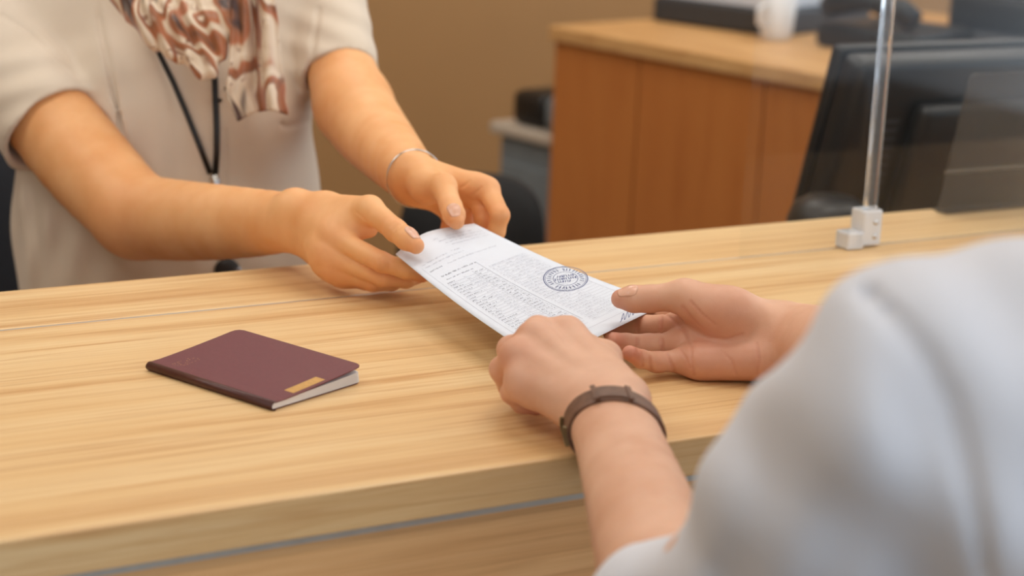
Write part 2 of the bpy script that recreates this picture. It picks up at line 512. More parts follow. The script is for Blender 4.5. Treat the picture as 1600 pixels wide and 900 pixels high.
def nail(name, base, tip, dorsal, node, length, width, parent, pos=0.75, lift=0.00025):
    """a curved nail plate on the last joint"""
    t = tip-base; L = np.linalg.norm(t); t = t/L
    nn = dorsal-t*(dorsal@t); nn /= np.linalg.norm(nn)
    w = np.cross(t, nn)
    c = base+t*L*pos
    nu, nv = 11, 11; V, F = [], []
    def surf(tt, an):
        dr = nn*math.cos(an)+w*math.sin(an); o = c+t*tt
        rs = np.linspace(0.003, 0.016, 53); q_ = o+rs[:, None]*dr
        e = node.ev(q_, o, 0.016); k_ = int(np.argmax(e > 0)) if (e > 0).any() else 52
        return rs[max(k_-1, 0)]-min(0, e[max(k_-1, 0)])
    rad = surf(0, 0); half = width/2/rad
    for lay in (0, 1):
        for i in range(nu):
            for j in range(nv):
                a = (i/(nu-1)*2-1); b = j/(nv-1)
                sq = math.sqrt(max(0, 1-abs(2*b-1)**4*0.45)) if b < 0.5 else math.sqrt(max(0, 1-abs(2*b-1)**4*0.30))
                an = a*half*sq
                endcurve = (1-a*a)*0.12*length
                tt = (b-0.5)*length+(endcurve if b > 0.5 else -endcurve)*abs(2*b-1)
                r_ = min(surf(tt, an), rad*1.12)+lift*(1.6 if b > 0.3 else 0.6)-0.0012*lay
                V.append(c+t*tt+nn*r_*math.cos(an)+w*r_*math.sin(an))
    n1 = nu*nv
    for i in range(nu-1):
        for j in range(nv-1):
            q = (i*nv+j, (i+1)*nv+j, (i+1)*nv+j+1, i*nv+j+1)
            F.append(q); F.append(tuple(x+n1 for x in q[::-1]))
    rim = [i*nv for i in range(nu)]+[(nu-1)*nv+j for j in range(1, nv)]+[i*nv+nv-1 for i in range(nu-2, -1, -1)]+[j for j in range(nv-2, 0, -1)]
    for a, b in zip(rim, rim[1:]+rim[:1]): F.append((a, a+n1, b+n1, b))
    bm = bmesh.new(); bm.from_mesh(mesh('t', V, F))
    return link(name, bm_mesh(name, bm), MAT['nail'], parent)

# ------------------------------------------------------------------ the room
FLOOR = -0.75
YF, YS, YB = 0.978*S, 1.378*S, 1.485*S          # counter: front edge, screen groove, rear edge
box('floor', -3, 5.5, -3.5, 4.3, FLOOR-0.1, FLOOR, MAT['floor'], kind='structure')
box('wall_back', -3, 5.5, 4.2, 4.3, FLOOR, CEIL, MAT['wall'], kind='structure')
box('wall_left', -3.1, -3, -3.5, 4.3, FLOOR, CEIL, MAT['wall_l'], kind='structure')
box('ceiling', -3, 5.5, -3.5, 4.3, CEIL, CEIL+0.1, MAT['ceil'], kind='structure')
box('trim_1', -3, 5.5, 4.192, 4.2, 0.235, 0.243, MAT['oak_edge'], kind='structure')
for i, (lx, ly) in enumerate(LAMPS):
    where = ('over the client side', 'above the counter', 'near the tan rear wall')[i//3]
    which = ('left', 'middle', 'right')[i % 3]
    e = empty('ceiling_light', (lx, ly, CEIL), f'flat ceiling light panel {where}, {which} one of its row', 'lamp', 'ceiling light panels')
    box('frame', lx-0.61, lx+0.61, ly-0.31, ly+0.31, CEIL-0.03, CEIL, MAT['white'], e, 0.004)
    box('diffuser', lx-0.58, lx+0.58, ly-0.28, ly+0.28, CEIL-0.036, CEIL-0.03, MAT['lamp'], e)

# ------------------------------------------------------------------ counter
TH = 0.030
X0, X1 = -1.6, 3.4
ct = empty('service_counter', (0.9, YF+0.03, FLOOR), 'long oak service counter running across the room', 'counter')
box('front_board', X0, X1, YF, YS-0.0016, -TH, 0, MAT['oak'], ct, 0.0018)
box('rear_board', X0, X1, YS+0.0016, YB, -TH, 0, MAT['oak'], ct, 0.0018)
box('screen_groove', X0, X1, YS-0.0016, YS+0.0016, -TH, -0.0006, MAT['alu'], ct, label='thin pale metal groove line')
box('trim_strip', X0, X1, YF+0.006, YF+0.05, -TH-0.006, -TH, MAT['alu'], ct, label='pale metal strip under the top')
box('front_panel', X0, X1, YF+0.016, YF+0.034, FLOOR, -TH-0.006, MAT['oak_panel'], ct)
box('rear_panel', X0, X1, YB-0.05, YB-0.032, FLOOR, -TH, MAT['oak_panel'], ct)

# ------------------------------------------------------------------ passport
o_ = PZ(424.5, 643.5, 0.0)
tA = -1.171878
PL, PW = 0.125*S, 0.088*S
pm = Matrix.Translation(Vector((o_[0], o_[1], 0.0003))) @ Matrix.Rotation(tA, 4, 'Z')
# local: x from -PL (far end of the spine) to 0, y from the spine (0) to the fore edge (PW)
pe = empty('passport', (pm @ Vector((-PL/2, PW/2, 0)))[:], 'closed burgundy passport booklet with a gold label lying on the counter', 'passport')
def rounded_sheet(name, x0, x1, y0, y1, th, rad, fz, mat, parent, n_=5, ny=14, **kw):
    """thin plate with two rounded corners on the y1 side; fz(y) is the height of its underside"""
    V, F = [], []
    for lay in (0, 1):
        for j in range(ny+1):
            y = y0+(y1-y0)*(1-(1-j/ny)**1.6)
            dy = max(0, y-(y1-rad))
            ins = rad-math.sqrt(max(0, rad*rad-dy*dy)) if rad else 0
            for xx in (x0+ins, x1-ins):
                V.append((xx, y, fz(y)+th*lay))
    m = 2*(ny+1)
    for j in range(ny):
        a = 2*j
        F.append((a, a+2, a+3, a+1)); F.append((m+a, m+a+1, m+a+3, m+a+2))
        F.append((a, m+a, m+a+2, a+2)); F.append((a+1, a+3, m+a+3, m+a+1))
    F.append((0, 1, m+1, m)); F.append((2*ny, m+2*ny, m+2*ny+1, 2*ny+1))
    me = mesh(name, V, F); me.transform(pm)
    return link(name, me, mat, parent, smooth=False, **kw)
SPH = 0.0062                                     # thickness at the spine
rounded_sheet('back_cover', -PL, -0.0016, 0.002, PW-0.001, 0.0004, 0.005, lambda y: 0.0, MAT['burgundy'], pe)
NP = 9
for i in range(NP):
    a = i/(NP-1)
    z0 = 0.0008+0.0042*a
    rise = 0.0036*a
    th = 0.00050
    rounded_sheet('page', -PL+0.0025, -0.0016, 0.002, PW-0.0002-0.0012*a, th, 0.004,
                  lambda y, z0=z0, rise=rise: z0+rise*(y/PW)**1.3, MAT['page'], pe)
def cover_z(y): return SPH-0.0006+0.0092*(max(0, y-0.008)/PW)**1.25
rounded_sheet('front_cover', -PL, 0, 0.004, PW, 0.0007, 0.007, cover_z, MAT['burgundy'], pe)
V, F = [], []
NS = 9
for x in (-PL, 0.0):
    for k in range(NS):
        a = math.pi/2+math.pi*k/(NS-1)
        V.append((x, 0.0045+0.0042*math.cos(a)*1.05, SPH/2+0.0001+(SPH/2+0.0002)*math.sin(a)))
for k in range(NS-1): F.append((k, k+1, NS+k+1, NS+k))
me = mesh('spine', V, F); me.transform(pm)
sp_o = link('spine', me, MAT['spine'], pe, label='dark maroon rounded spine')
md = sp_o.modifiers.new('thick', 'SOLIDIFY'); md.thickness = 0.0005; md.offset = 0
def on_cover(name, quads, mat, parent, lift=0.00012, **kw):
    V, F = [], []
    for (x0, x1, y0, y1) in quads:
        b = len(V)
        for x, y in ((x0, y0), (x1, y0), (x1, y1), (x0, y1)): V.append((x, y, cover_z(y)+0.0007+lift))
        F.append((b, b+1, b+2, b+3))
    me = mesh(name, V, F); me.transform(pm)
    return link(name, me, mat, parent, smooth=False, **kw)
on_cover('gold_label', [(-0.0135, -0.0035, 0.026, 0.042), (-0.0135, -0.0035, 0.042, 0.060)], MAT['gold'], pe, label='small gold rectangular label')
rnd = random.Random(4)
q = []
for row in range(4):
    y = 0.012
    while y < 0.034:
        w_ = rnd.uniform(0.0008, 0.003)
        if rnd.random() < 0.6:
            x = -PL+0.017+row*0.0030
            q.append((x, x+rnd.uniform(0.0004, 0.0011), y, y+w_))
        y += w_+rnd.uniform(0.0006, 0.002)
on_cover('gold_marking', q, MAT['goldfaint'], pe, label='worn faint gold marking')

# ------------------------------------------------------------------ document
FAR = [(618, 397, 1.705), (641, 377.5, 1.72), (668, 362.5, 1.735), (705, 354.5, 1.75), (741, 349, 1.765)]
FARP = [P(*a) for a in FAR]
NL, NR = P(851, 566, 1.475), P(1040, 475, 1.625)
def catmull(pts, u):
    n_ = len(pts)-1; x = min(max(u, 0), 1)*n_; i = min(int(x), n_-1); f = x-i
    p0 = pts[max(i-1, 0)]; p1 = pts[i]; p2 = pts[i+1]; p3 = pts[min(i+2, n_)]
    return 0.5*(2*p1+(p2-p0)*f+(2*p0-5*p1+4*p2-p3)*f*f+(3*p1-p0-3*p2+p3)*f**3)
def sheet(u, v):
    far = catmull(FARP, u); lin0 = FARP[0]*(1-u)+FARP[-1]*u
    near = NL*(1-u)+NR*u
    w_ = max(0, 1-v*2.2)**2
    b = lin0*(1-v)+near*v+(far-lin0)*w_
    return b+np.array([0, 0, -0.004*math.sin(math.pi*v)])
def sheet_n(u, v):
    a = sheet(min(u+0.01, 1), v)-sheet(max(u-0.01, 0), v); b = sheet(u, min(v+0.01, 1))-sheet(u, max(v-0.01, 0))
    n_ = np.cross(b, a); n_ /= np.linalg.norm(n_)
    return n_ if n_[2] > 0 else -n_
NU_, NV_ = 22, 34
V, F = [], []
for lay in (0, 1):
    for i in range(NU_+1):
        for j in range(NV_+1):
            u_, v_ = i/NU_, j/NV_
            V.append(sheet(u_, v_)-sheet_n(u_, v_)*0.00022*lay)
NN = (NU_+1)*(NV_+1)
for i in range(NU_):
    for j in range(NV_):
        a = i*(NV_+1)+j; q4 = (a, a+NV_+1, a+NV_+2, a+1)
        F.append(q4); F.append(tuple(x+NN for x in q4[::-1]))
rim = [i*(NV_+1) for i in range(NU_+1)]+[NU_*(NV_+1)+j for j in range(1, NV_+1)]+[i*(NV_+1)+NV_ for i in range(NU_-1, -1, -1)]+[j for j in range(NV_-1, 0, -1)]
for a, b in zip(rim, rim[1:]+rim[:1]): F.append((a, a+NN, b+NN, b))
bm = bmesh.new(); bm.from_mesh(mesh('t', V, F))
doc = empty('document', sheet(0.5, 0.5), 'white printed form with a round blue stamp passed between four hands', 'document')
link('sheet', bm_mesh('sheet', bm), MAT['paper'], doc)
WM, LM = 0.135, 0.255                            # width and length of the sheet in metres
def strokes(name, segs, mat, lift=0.00016, **kw):
    """flat print: each stroke is (u0,v0,u1,v1,width in m)"""
    V, F = [], []
    for (u0, v0, u1, v1, w_) in segs:
        du, dv = (u1-u0)*WM, (v1-v0)*LM; L = math.hypot(du, dv) or 1e-9
        nu, nv = -dv/L*w_/2/WM, du/L*w_/2/LM
        nseg = max(1, int(L/0.012)); b = len(V)
        for k in range(nseg+1):
            f = k/nseg; uu, vv = u0+(u1-u0)*f, v0+(v1-v0)*f
            for sg in (1, -1):
                a_, b_ = uu+nu*sg, vv+nv*sg
                V.append(sheet(a_, b_)+sheet_n(a_, b_)*lift)
        for k in range(nseg): F.append((b+2*k, b+2*k+1, b+2*k+3, b+2*k+2))
    return link(name, mesh(name, V, F), mat, doc, smooth=False, **kw)
rnd = random.Random(11)
def words(u0, u1, v, h, dens=0.8, seg=None):
    out = []; u = u0
    while u < u1:
        wl = rnd.randint(2, 8)
        for c in range(wl):
            if u >= u1: break
            cw = 0.0011/WM
            hh = h/LM
            for s_ in range(rnd.randint(1, 2)):
                if rnd.random() < 0.5: out.append((u+rnd.random()*cw, v-hh*rnd.uniform(0.4, 1), u+rnd.random()*cw, v, 0.00040))
                else: out.append((u, v-hh*rnd.random(), u+cw, v-hh*rnd.random(), 0.00034))
            u += cw*1.3
        u += 0.0014/WM
        if rnd.random() > dens: u += rnd.uniform(0.01, 0.08)
    return out
dark, lite, rules = [], [], []
for k, v in enumerate((0.055, 0.075, 0.095, 0.115)): lite += words(0.45+0.03*k, 0.93, v, 0.0016, 0.9)
for k, v in enumerate((0.15, 0.172)): lite += words(0.10, 0.55, v, 0.0018, 0.6)
dark += words(0.10, 0.24, 0.205, 0.0022, 1)
lite += words(0.3, 0.9, 0.205, 0.0016, 0.7)
dark += words(0.13, 0.50, 0.262, 0.0024, 1); dark += words(0.14, 0.42, 0.290, 0.0018, 0.8)
v = 0.315
while v < 0.90:
    rules.append((0.10, v+0.006, 0.50, v+0.006, 0.00025))
    dark += words(0.11, 0.11+rnd.uniform(0.05, 0.16), v, 0.0017, 0.9)
    dark += words(0.40, 0.49, v, 0.0018, 0.8) if v < 0.80 else []
    lite += words(0.28, 0.38, v, 0.0014, 0.5)
    rules.append((0.54, v+0.006, 0.93, v+0.006, 0.00022))
    lite += words(0.55, 0.92 if v < 0.5 else 0.8, v, 0.0015, 0.65)
    v += 0.0205
rules += [(0.07, 0.16, 0.07, 0.93, 0.0003), (0.51, 0.255, 0.51, 0.86, 0.0005), (0.39, 0.30, 0.39, 0.86, 0.0003),
          (0.53, 0.64, 0.94, 0.64, 0.0004), (0.94, 0.56, 0.94, 0.93, 0.0003), (0.10, 0.93, 0.94, 0.93, 0.0003)]
strokes('printed_text', dark, MAT['ink'], kind='stuff')
strokes('faint_printed_text', lite, MAT['inklight'], kind='stuff')
strokes('ruled_lines', rules, MAT['inklight'], kind='stuff')
# round stamp: two rings, a band of strokes between them and three lines in the middle
def find_uv(px, py):
    best = None
    for i in range(81):
        for j in range(81):
            s_ = sheet(i/80, j/80)-CAM; d = s_@fw
            e = (800+FPX*(s_@rt)/d-px)**2+(450-FPX*(s_@up)/d-py)**2
            if best is None or e < best[0]: best = (e, i/80, j/80)
    return best[1:]
su, sv = find_uv(883, 437)
def px_of(u, v):
    s_ = sheet(u, v)-CAM; d = s_@fw
    return np.array([800+FPX*(s_@rt)/d, 450-FPX*(s_@up)/d])
J = np.stack([(px_of(su+0.01, sv)-px_of(su, sv))/0.01, (px_of(su, sv+0.01)-px_of(su, sv))/0.01], 1)
Ji = np.linalg.inv(J)
def st_uv(x, y):                                  # unit disc to sheet coordinates, 34x18 px ellipse as photographed
    d = Ji @ np.array([x*34.5, y*19.0]); return su+d[0], sv+d[1]
segs = []
def st_seg(x0, y0, x1, y1, w_): segs.append((*st_uv(x0, y0), *st_uv(x1, y1), w_))
for rad_, w_ in ((1.0, 0.0009), (0.93, 0.0004), (0.56, 0.0005)):
    for k in range(48):
        a, b = 2*math.pi*k/48, 2*math.pi*(k+1)/48
        st_seg(rad_*math.cos(a), rad_*math.sin(a), rad_*math.cos(b), rad_*math.sin(b), w_)
for k in range(30):
    a = 2*math.pi*k/30
    if k in (2, 11, 21): continue
    for _ in range(2):
        a0 = a+rnd.uniform(-0.06, 0.06); a1 = a+rnd.uniform(-0.06, 0.06)
        st_seg(0.66*math.cos(a0), 0.66*math.sin(a0), 0.85*math.cos(a1), 0.85*math.sin(a1), 0.0006)
for row, (y, hw) in enumerate(((-0.22, 0.36), (0.0, 0.46), (0.22, 0.3))):
    x = -hw
    while x < hw:
        for _ in range(2): st_seg(x+rnd.uniform(-.03, .03), y-0.08-x*0.25, x+rnd.uniform(-.03, .05), y+0.08-x*0.25, 0.0007)
        x += 0.1
strokes('round_stamp', segs, MAT['inkblue'], 0.0002, label='round blue ink stamp with two rings')
segs = []
u0, v0 = find_uv(972, 497); pr = (u0, v0)
for k in range(1, 26):
    f = k/25
    x = 968+f*28; y = 498-f*12+6*math.sin(k*1.25)*(1-f*0.4)
    nx = np.array([x, y])-np.array([972, 497]); d = Ji @ nx
    cur = (u0+d[0], v0+d[1]); segs.append((*pr, *cur, 0.0005)); pr = cur
strokes('signature', segs, MAT['inkblue'], 0.0002, label='short scribbled blue signature')

# ------------------------------------------------------------------ people
def trace(node, x, y, d0=0.6, d1=2.6):
    v_ = ray(x, y); d = d0
    for _ in range(400):
        p = CAM+v_*d
        e = node.ev(p[None], p, 0.0)
        e = 0.028 if e is None else float(e[0])
        if e < 0.0002: return p
        d += max(e*0.7, 0.0003)
        if d > d1: return None
    return None
def crease(node, lines, r=0.0008, push=0.0):
    out = []
    for ln in lines:
        pts = []
        for a, b in zip(ln[:-1], ln[1:]):
            for k in range(6): pts.append((a[0]+(b[0]-a[0])*k/6, a[1]+(b[1]-a[1])*k/6))
        pts.append(ln[-1])
        w_ = [trace(node, *p) for p in pts]; w_ = [p for p in w_ if p is not None]
        for i, (a, b) in enumerate(zip(w_[:-1], w_[1:])):
            if np.linalg.norm(a-b) > 0.02: continue
            t = i/max(1, len(w_)-1); rr = r*(0.55+0.45*math.sin(math.pi*min(1, max(0, t))))
            out.append(Cone(a, b, rr, rr))
    return out

# ---- clerk behind the counter
DA, DC = 1, 1                                     # which way the back of the hand faces
HA = Hand((462, 346, 1.800), 0.024,
          [(508, 328, 1.775), (578, 327, 1.728), (618, 360, 1.70), (650, 384, 1.683)],
          [[(524, 372, 1.735), (596, 409, 1.706), (634, 422, 1.712), (660, 430, 1.722)],
           [(511, 398, 1.735), (598, 432, 1.722), (634, 436, 1.735), (652, 432, 1.748)],
           [(520, 419, 1.737), (582, 440, 1.733), (612, 441, 1.745), (628, 437, 1.757)],
           [(534, 430, 1.742), (572, 440, 1.742), (592, 440, 1.752), (606, 436, 1.760)]], 0.98, dorsal=DA,
          palm_extra=[((528, 360, 1.742), (566, 342, 1.738), 0.013, 0.010), ((500, 345, 1.77), (540, 345, 1.745), 0.016, 0.013), ((545, 351, 1.748), (577, 357, 1.742), 0.0115, 0.0080)])
HB = Hand((646, 280, 1.845), 0.024,
          [(668, 290, 1.805), (693, 292, 1.775), (705, 324, 1.750), (713, 346, 1.733)],
          [[(762, 296, 1.800), (781, 336, 1.775), (776, 362, 1.778), (764, 372, 1.786)],
           [(748, 303, 1.818), (757, 345, 1.800), (752, 367, 1.800), (740, 374, 1.805)],
           [(728, 314, 1.835), (728, 352, 1.822), (722, 372, 1.822), (712, 378, 1.826)],
           [(706, 325, 1.850), (702, 356, 1.842), (698, 374, 1.842), (692, 382, 1.845)]], 0.98)
def arm(points, flats, nrm, k=0.004, n_=14):
    pts = [np.append(P(*a[:3]), a[3]) for a in points]
    c = [catmull(pts, i/n_) for i in range(n_+1)]
    fl = [float(np.interp((i+0.5)/n_, np.linspace(0, 1, len(flats)), flats)) for i in range(n_)]
    return U(k, [Cone(c[i][:3], c[i+1][:3], c[i][3], c[i+1][3], fl[i], nrm) for i in range(n_)])
armA = arm([(466, 346, 1.797, 0.0255), (390, 348, 1.86, 0.033), (290, 345, 1.93, 0.0395), (212, 338, 1.985, 0.0425)], [0.9, 0.95, 1.0], HA.nrm)
upA = arm([(212, 338, 1.985, 0.0425), (130, 250, 2.03, 0.0480), (30, 125, 2.08, 0.047), (-30, 50, 2.12, 0.044)], [1, 1, 1], None)
armB = arm([(646, 280, 1.845, 0.0265), (610, 240, 1.93, 0.034), (575, 200, 2.01, 0.040), (552, 165, 2.06, 0.041)], [0.9, 0.95, 1.0], HB.nrm)
upB = arm([(552, 165, 2.06, 0.041), (532, 105, 2.10, 0.0365), (512, 20, 2.15, 0.035), (500, -40, 2.18, 0.035)], [1, 1, 1], None)
cN = P(268, -40, 2.17); cH = cN+np.array([-0.015, -0.035, 0.15])
tors = [Cone(P(262, 230, 2.17), P(262, 30, 2.16), 0.03, 0.04), Cone(P(0, 45, 2.15), P(490, -20, 2.19), 0.040, 0.036),
        Cone(cN-np.array([0, 0, 0.03]), cN+np.array([0, -0.01, 0.09]), 0.052, 0.047)]
def head_parts(c, face, s=1.0):
    """skull, jaw, nose, lips, brows, ears; c is the centre of the skull, face the way it looks"""
    face = np.asarray(face, float); face /= np.linalg.norm(face)
    z = np.array([0, 0, 1.0]); side = np.cross(face, z); side /= np.linalg.norm(side); z = np.cross(side, face)
    a = lambda x, y, h: c+(side*x+face*y+z*h)*s
    add = [Cone(a(0, -0.02, 0.03), a(0, 0.02, 0.03), 0.078*s, 0.074*s), Cone(a(0, 0.02, 0), a(0, 0.045, -0.075), 0.066*s, 0.036*s),
           Cone(a(0, 0.083, 0.012), a(0, 0.098, -0.022), 0.007*s, 0.012*s),
           Cone(a(-0.018, 0.078, -0.055), a(0.018, 0.078, -0.055), 0.008*s, 0.008*s),
           Cone(a(-0.04, 0.078, 0.022), a(0.04, 0.078, 0.022), 0.009*s, 0.009*s)]
    for q_ in (-1, 1): add.append(Cone(a(q_*0.078, -0.005, 0.012), a(q_*0.080, -0.003, -0.028), 0.012*s, 0.008*s))
    cut = [Cone(a(q_*0.032, 0.090, 0.003), a(q_*0.030, 0.091, 0.003), 0.011*s, 0.011*s) for q_ in (-1, 1)]
    return Sub(0.008, U(0.02, add), cut), a
hd, fa = head_parts(cH, P(650, 350, 1.7)-cH, 0.95)
body = U(0.012, [HA.node, HB.node, armA, upA, armB, upB, U(0.03, tors), hd])
def wr(lines): return crease(body, lines, 0.0011)
cutsA = wr([[(611, 355), (616, 347), (624, 343)], [(614, 361), (620, 351), (628, 346)], [(618, 364), (626, 353), (631, 350)],
            [(592, 404), (596, 414), (593, 424)], [(598, 403), (602, 413), (600, 424)], [(604, 404), (608, 414), (606, 424)],
            [(700, 325), (708, 322), (714, 325)], [(699, 329), (708, 326), (716, 329)],
            [(714, 296), (726, 290), (734, 282)], [(736, 306), (746, 298), (752, 292)],
            [(555, 330), (566, 340), (578, 352)]])
clerk = empty('person', (P(262, 200, 2.16)[0], P(262, 200, 2.16)[1], -0.32), 'clerk in beige short-sleeved tunic and patterned scarf handing over the form', 'person')
bodyc = Sub(0.0012, body, cutsA)
me, V_ = polygonise('body', bodyc, 0.0015)
flush(me, V_, HA.marks+HB.marks+[(P(212, 345, 1.95), 0.045, 0.25)])
bo = link('body', me, MAT['skin_clerk'], clerk)
vis = -ray(650, 380)
nail('fingernail', HA.thumb[2], HA.thumb[3], rt*0.5+up*0.75-fw*0.55, body, 0.0135, 0.0125, bo, 0.72)
nail('fingernail', HB.thumb[2], HB.thumb[3], -fw*0.8+up*0.55, body, 0.0130, 0.0120, bo, 0.74)
def eyes(a, s, parent):
    for q_ in (-1, 1):
        for nm, r_, y, m_ in (('eyeball', 0.0105, 0.079, MAT['white']), ('iris', 0.0052, 0.0855, MAT['leather'])):
            bm_ = bmesh.new(); bmesh.ops.create_uvsphere(bm_, u_segments=16, v_segments=10, radius=r_*s)
            bm_.transform(Matrix.Translation(Vector(a(q_*0.031, y, 0.003)))); link(nm, bm_mesh(nm, bm_), m_, parent)
eyes(fa, 0.95, bo)
hair = Sub(0.004, U(0.02, [Cone(fa(0, -0.028, 0.04), fa(0, 0.012, 0.045), 0.084*.95, 0.078*.95), Cone(fa(0, -0.05, 0.03), fa(0, -0.06, -0.03), 0.07*.95, 0.05*.95), Cone(fa(0, -0.11, 0.0), fa(0, -0.125, -0.02), 0.035, 0.03)]),
           [Cone(fa(0, 0.13, -0.03), fa(0, 0.10, -0.06), 0.095, 0.09)])
me, _ = polygonise('hair', hair, 0.004)
link('hair', me, MAT['hair'], clerk, label='dark hair tied in a low bun')

def folds(specs):
    """specs: (origin, direction across the fold, along, wavelength, amplitude, reach)"""
    def fn(Q):
        o = np.zeros(len(Q))
        for og, ac, al, wl, am, reach in specs:
            v_ = Q-og; x = v_@ac; y = v_@al
            o += am*np.sin(2*math.pi*(x+0.25*wl*np.sin(y*18+am*4000))/wl)*np.exp(-(v_*v_).sum(1)/(reach*reach))
        return o
    return fn
def unit(v_): v_ = np.asarray(v_, float); return v_/np.linalg.norm(v_)
sl_end = P(79, 199, 2.05); sl_dir = unit(P(130, 250, 2.03)-P(30, 125, 2.08))
sleeveA = Cut(Cone(P(-35, 45, 2.12), sl_end+sl_dir*0.02, 0.064, 0.058), sl_end+sl_dir*0.004, sl_dir)
slB_end = P(531, 120, 2.095); slB_dir = unit(P(548, 165, 2.06)-P(516, 40, 2.14))
sleeveB = Cut(Cone(P(492, -45, 2.19), slB_end+slB_dir*0.02, 0.052, 0.0425), slB_end+slB_dir*0.002, slB_dir)
torso = U(0.05, [Cone(P(262, 620, 2.21), P(262, 330, 2.18), 0.165, 0.160, 0.68, fw), Cone(P(262, 330, 2.18), P(268, 120, 2.165), 0.160, 0.150, 0.68, fw),
                 Cone(P(20, 50, 2.15), P(470, -25, 2.19), 0.062, 0.055), Cone(P(110, 60, 2.16), P(420, 25, 2.17), 0.09, 0.088, 0.8, fw),
                 Cone(P(190, 150, 2.10), P(200, 175, 2.10), 0.055, 0.055), Cone(P(375, 150, 2.105), P(385, 175, 2.105), 0.055, 0.055),
                 Cone(cN-np.array([0, 0, 0.05]), cN-np.array([0, 0, 0.0]), 0.075, 0.064)])
sh = U(0.012, [torso, sleeveA, sleeveB])
sh = Disp(sh, folds([(P(40, 130, 2.0), unit(rt*0.4-up), unit(rt+up*0.4), 0.035, 0.0022, 0.07), (P(120, 330, 2.05), unit(rt-up*0.3), up, 0.05, 0.0040, 0.10), (P(215, 150, 2.05), unit(rt-up*0.15), up, 0.055, 0.0030, 0.10),
                     (P(60, 360, 2.1), rt, up, 0.03, 0.003, 0.07), (P(330, 300, 2.05), unit(rt+up*0.5), up, 0.06, 0.0020, 0.12), (P(520, 60, 2.1), unit(rt*0.3+up), rt, 0.03, 0.0016, 0.06)]), 0.006)
# shirt details: armhole creases, placket edge and pocket, sunk into the cloth
sh_c = crease(sh, [[(2, 22), (45, 48), (92, 88), (128, 128)], [(498, 15), (490, 60), (482, 120), (484, 190)]], 0.0035)
sh_c += crease(torso, [[(148, -10), (158, 45), (172, 112), (184, 170), (196, 235), (208, 300)]], 0.0030)
sh_c += crease(sh, [ [(420, 188), (450, 198), (484, 190)], [(352, 200), (350, 300), (346, 420)]], 0.0018)
sh_c += [Cone(sl_end-sl_dir*0.012, sl_end+sl_dir*0.03, 0.050, 0.0535), Cone(slB_end-slB_dir*0.012, slB_end+slB_dir*0.03, 0.0365, 0.0395),
         Cone(cN+np.array([0, 0, 0.03]), cN+np.array([0, 0, 0.10]), 0.058, 0.07)]
me, _ = polygonise('tunic', Sub(0.004, sh, sh_c), 0.0032)
link('tunic', me, MAT['shirt_clerk'], clerk, label='beige short-sleeved tunic')

# scarf: gathered lobes under the knot and a hanging tail
lob = []
for pts_, r0, r1 in ((((180, -30), (235, 20), (305, 98)), .017, .008), (((190, -15), (250, 48), (312, 106)), .016, .008), (((240, -25), (285, 45), (318, 110)), .018, .009), (((275, -25), (312, 45), (324, 112)), .018, .009),
                     (((305, -25), (338, 40), (330, 108)), .016, .008), (((335, -25), (352, 30), (340, 90)), .013, .007), (((200, -25), (222, 20), (262, 82)), .014, .007)):
    pp = [P(x, y, 2.005-0.012*i) for i, (x, y) in enumerate(pts_)]
    lob.append(chain(pp, [r0, r0*1.15, r1], 0.01))
scarf = empty('scarf', P(330, 60, 1.99), 'brown and cream patterned silk scarf knotted at the clerk neck', 'scarf')
me, _ = polygonise('knot', Disp(U(0.003, lob), folds([(P(290, 40, 1.98), unit(rt*0.9+up*0.4), up, 0.017, 0.0028, 0.08)]), 0.004), 0.0018)
link('knot', me, MAT['silk'], scarf)
V, F = [], []
TU, TV = 26, 30
lft = [(362, -25), (360, 40), (358, 100), (352, 150), (372, 190)]
rgt = [(425, -25), (436, 40), (438, 85), (446, 130), (450, 180)]
def poly(pts_, f):
    x = f*(len(pts_)-1); i = min(int(x), len(pts_)-2); t = x-i
    return np.array(pts_[i])*(1-t)+np.array(pts_[i+1])*t
for j in range(TV+1):
    a, b = poly(lft, j/TV), poly(rgt, j/TV)
    for i in range(TU+1):
        f = i/TU; pxy = a*(1-f)+b*f
        pxy = pxy+np.array([0, -14*math.sin(math.pi*f)*max(0, j/TV-0.6)*2])
        V.append(P(pxy[0], pxy[1], 1.985-0.010*math.sin(f*9+1.2*j/TV)-0.006*math.sin(f*17+2)+0.006*j/TV))
for j in range(TV):
    for i in range(TU):
        q0 = j*(TU+1)+i; F.append((q0, q0+1, q0+TU+2, q0+TU+1))
tl = link('tail', mesh('tail', V, F), MAT['silk'], scarf)
md = tl.modifiers.new('thick', 'SOLIDIFY'); md.thickness = 0.0022; md.offset = 0

# lanyard with clip and badge reel
ly = empty('lanyard', P(338, 280, 1.99), 'thin black lanyard hanging down the front of the beige tunic', 'lanyard')
def onchest(x, y, lift=0.0065):
    p = trace(sh, x, y, 1.5, 2.4)
    return p-fw*lift if p is not None else P(x, y, 2.03)
tube('cord', [onchest(x, y) for x, y in ((238, 55), (252, 88), (272, 128), (292, 175), (312, 225), (330, 272))], 0.0030, MAT['black'], ly, 8, flat=0.4, nrm=fw)
tube('cord', [onchest(x, y) for x, y in ((334, 100), (337, 125), (338, 150), (339, 175), (340, 200), (340, 220), (340, 240), (338, 272))], 0.0034, MAT['black'], ly, 8, flat=0.4, nrm=fw)
c_ = onchest(337, 285, 0.005)
tube('metal_clip', [c_+up*0.010, c_+up*0.004, c_-up*0.006, c_-up*0.010], [0.003, 0.0055, 0.005, 0.003], MAT['chrome'], ly, 12)
tube('strap', [c_-up*0.008, onchest(345, 340), onchest(352, 390), onchest(355, 410)], 0.004, MAT['black'], ly, 8, flat=0.4, nrm=fw)
c2 = onchest(357, 424, 0.008)
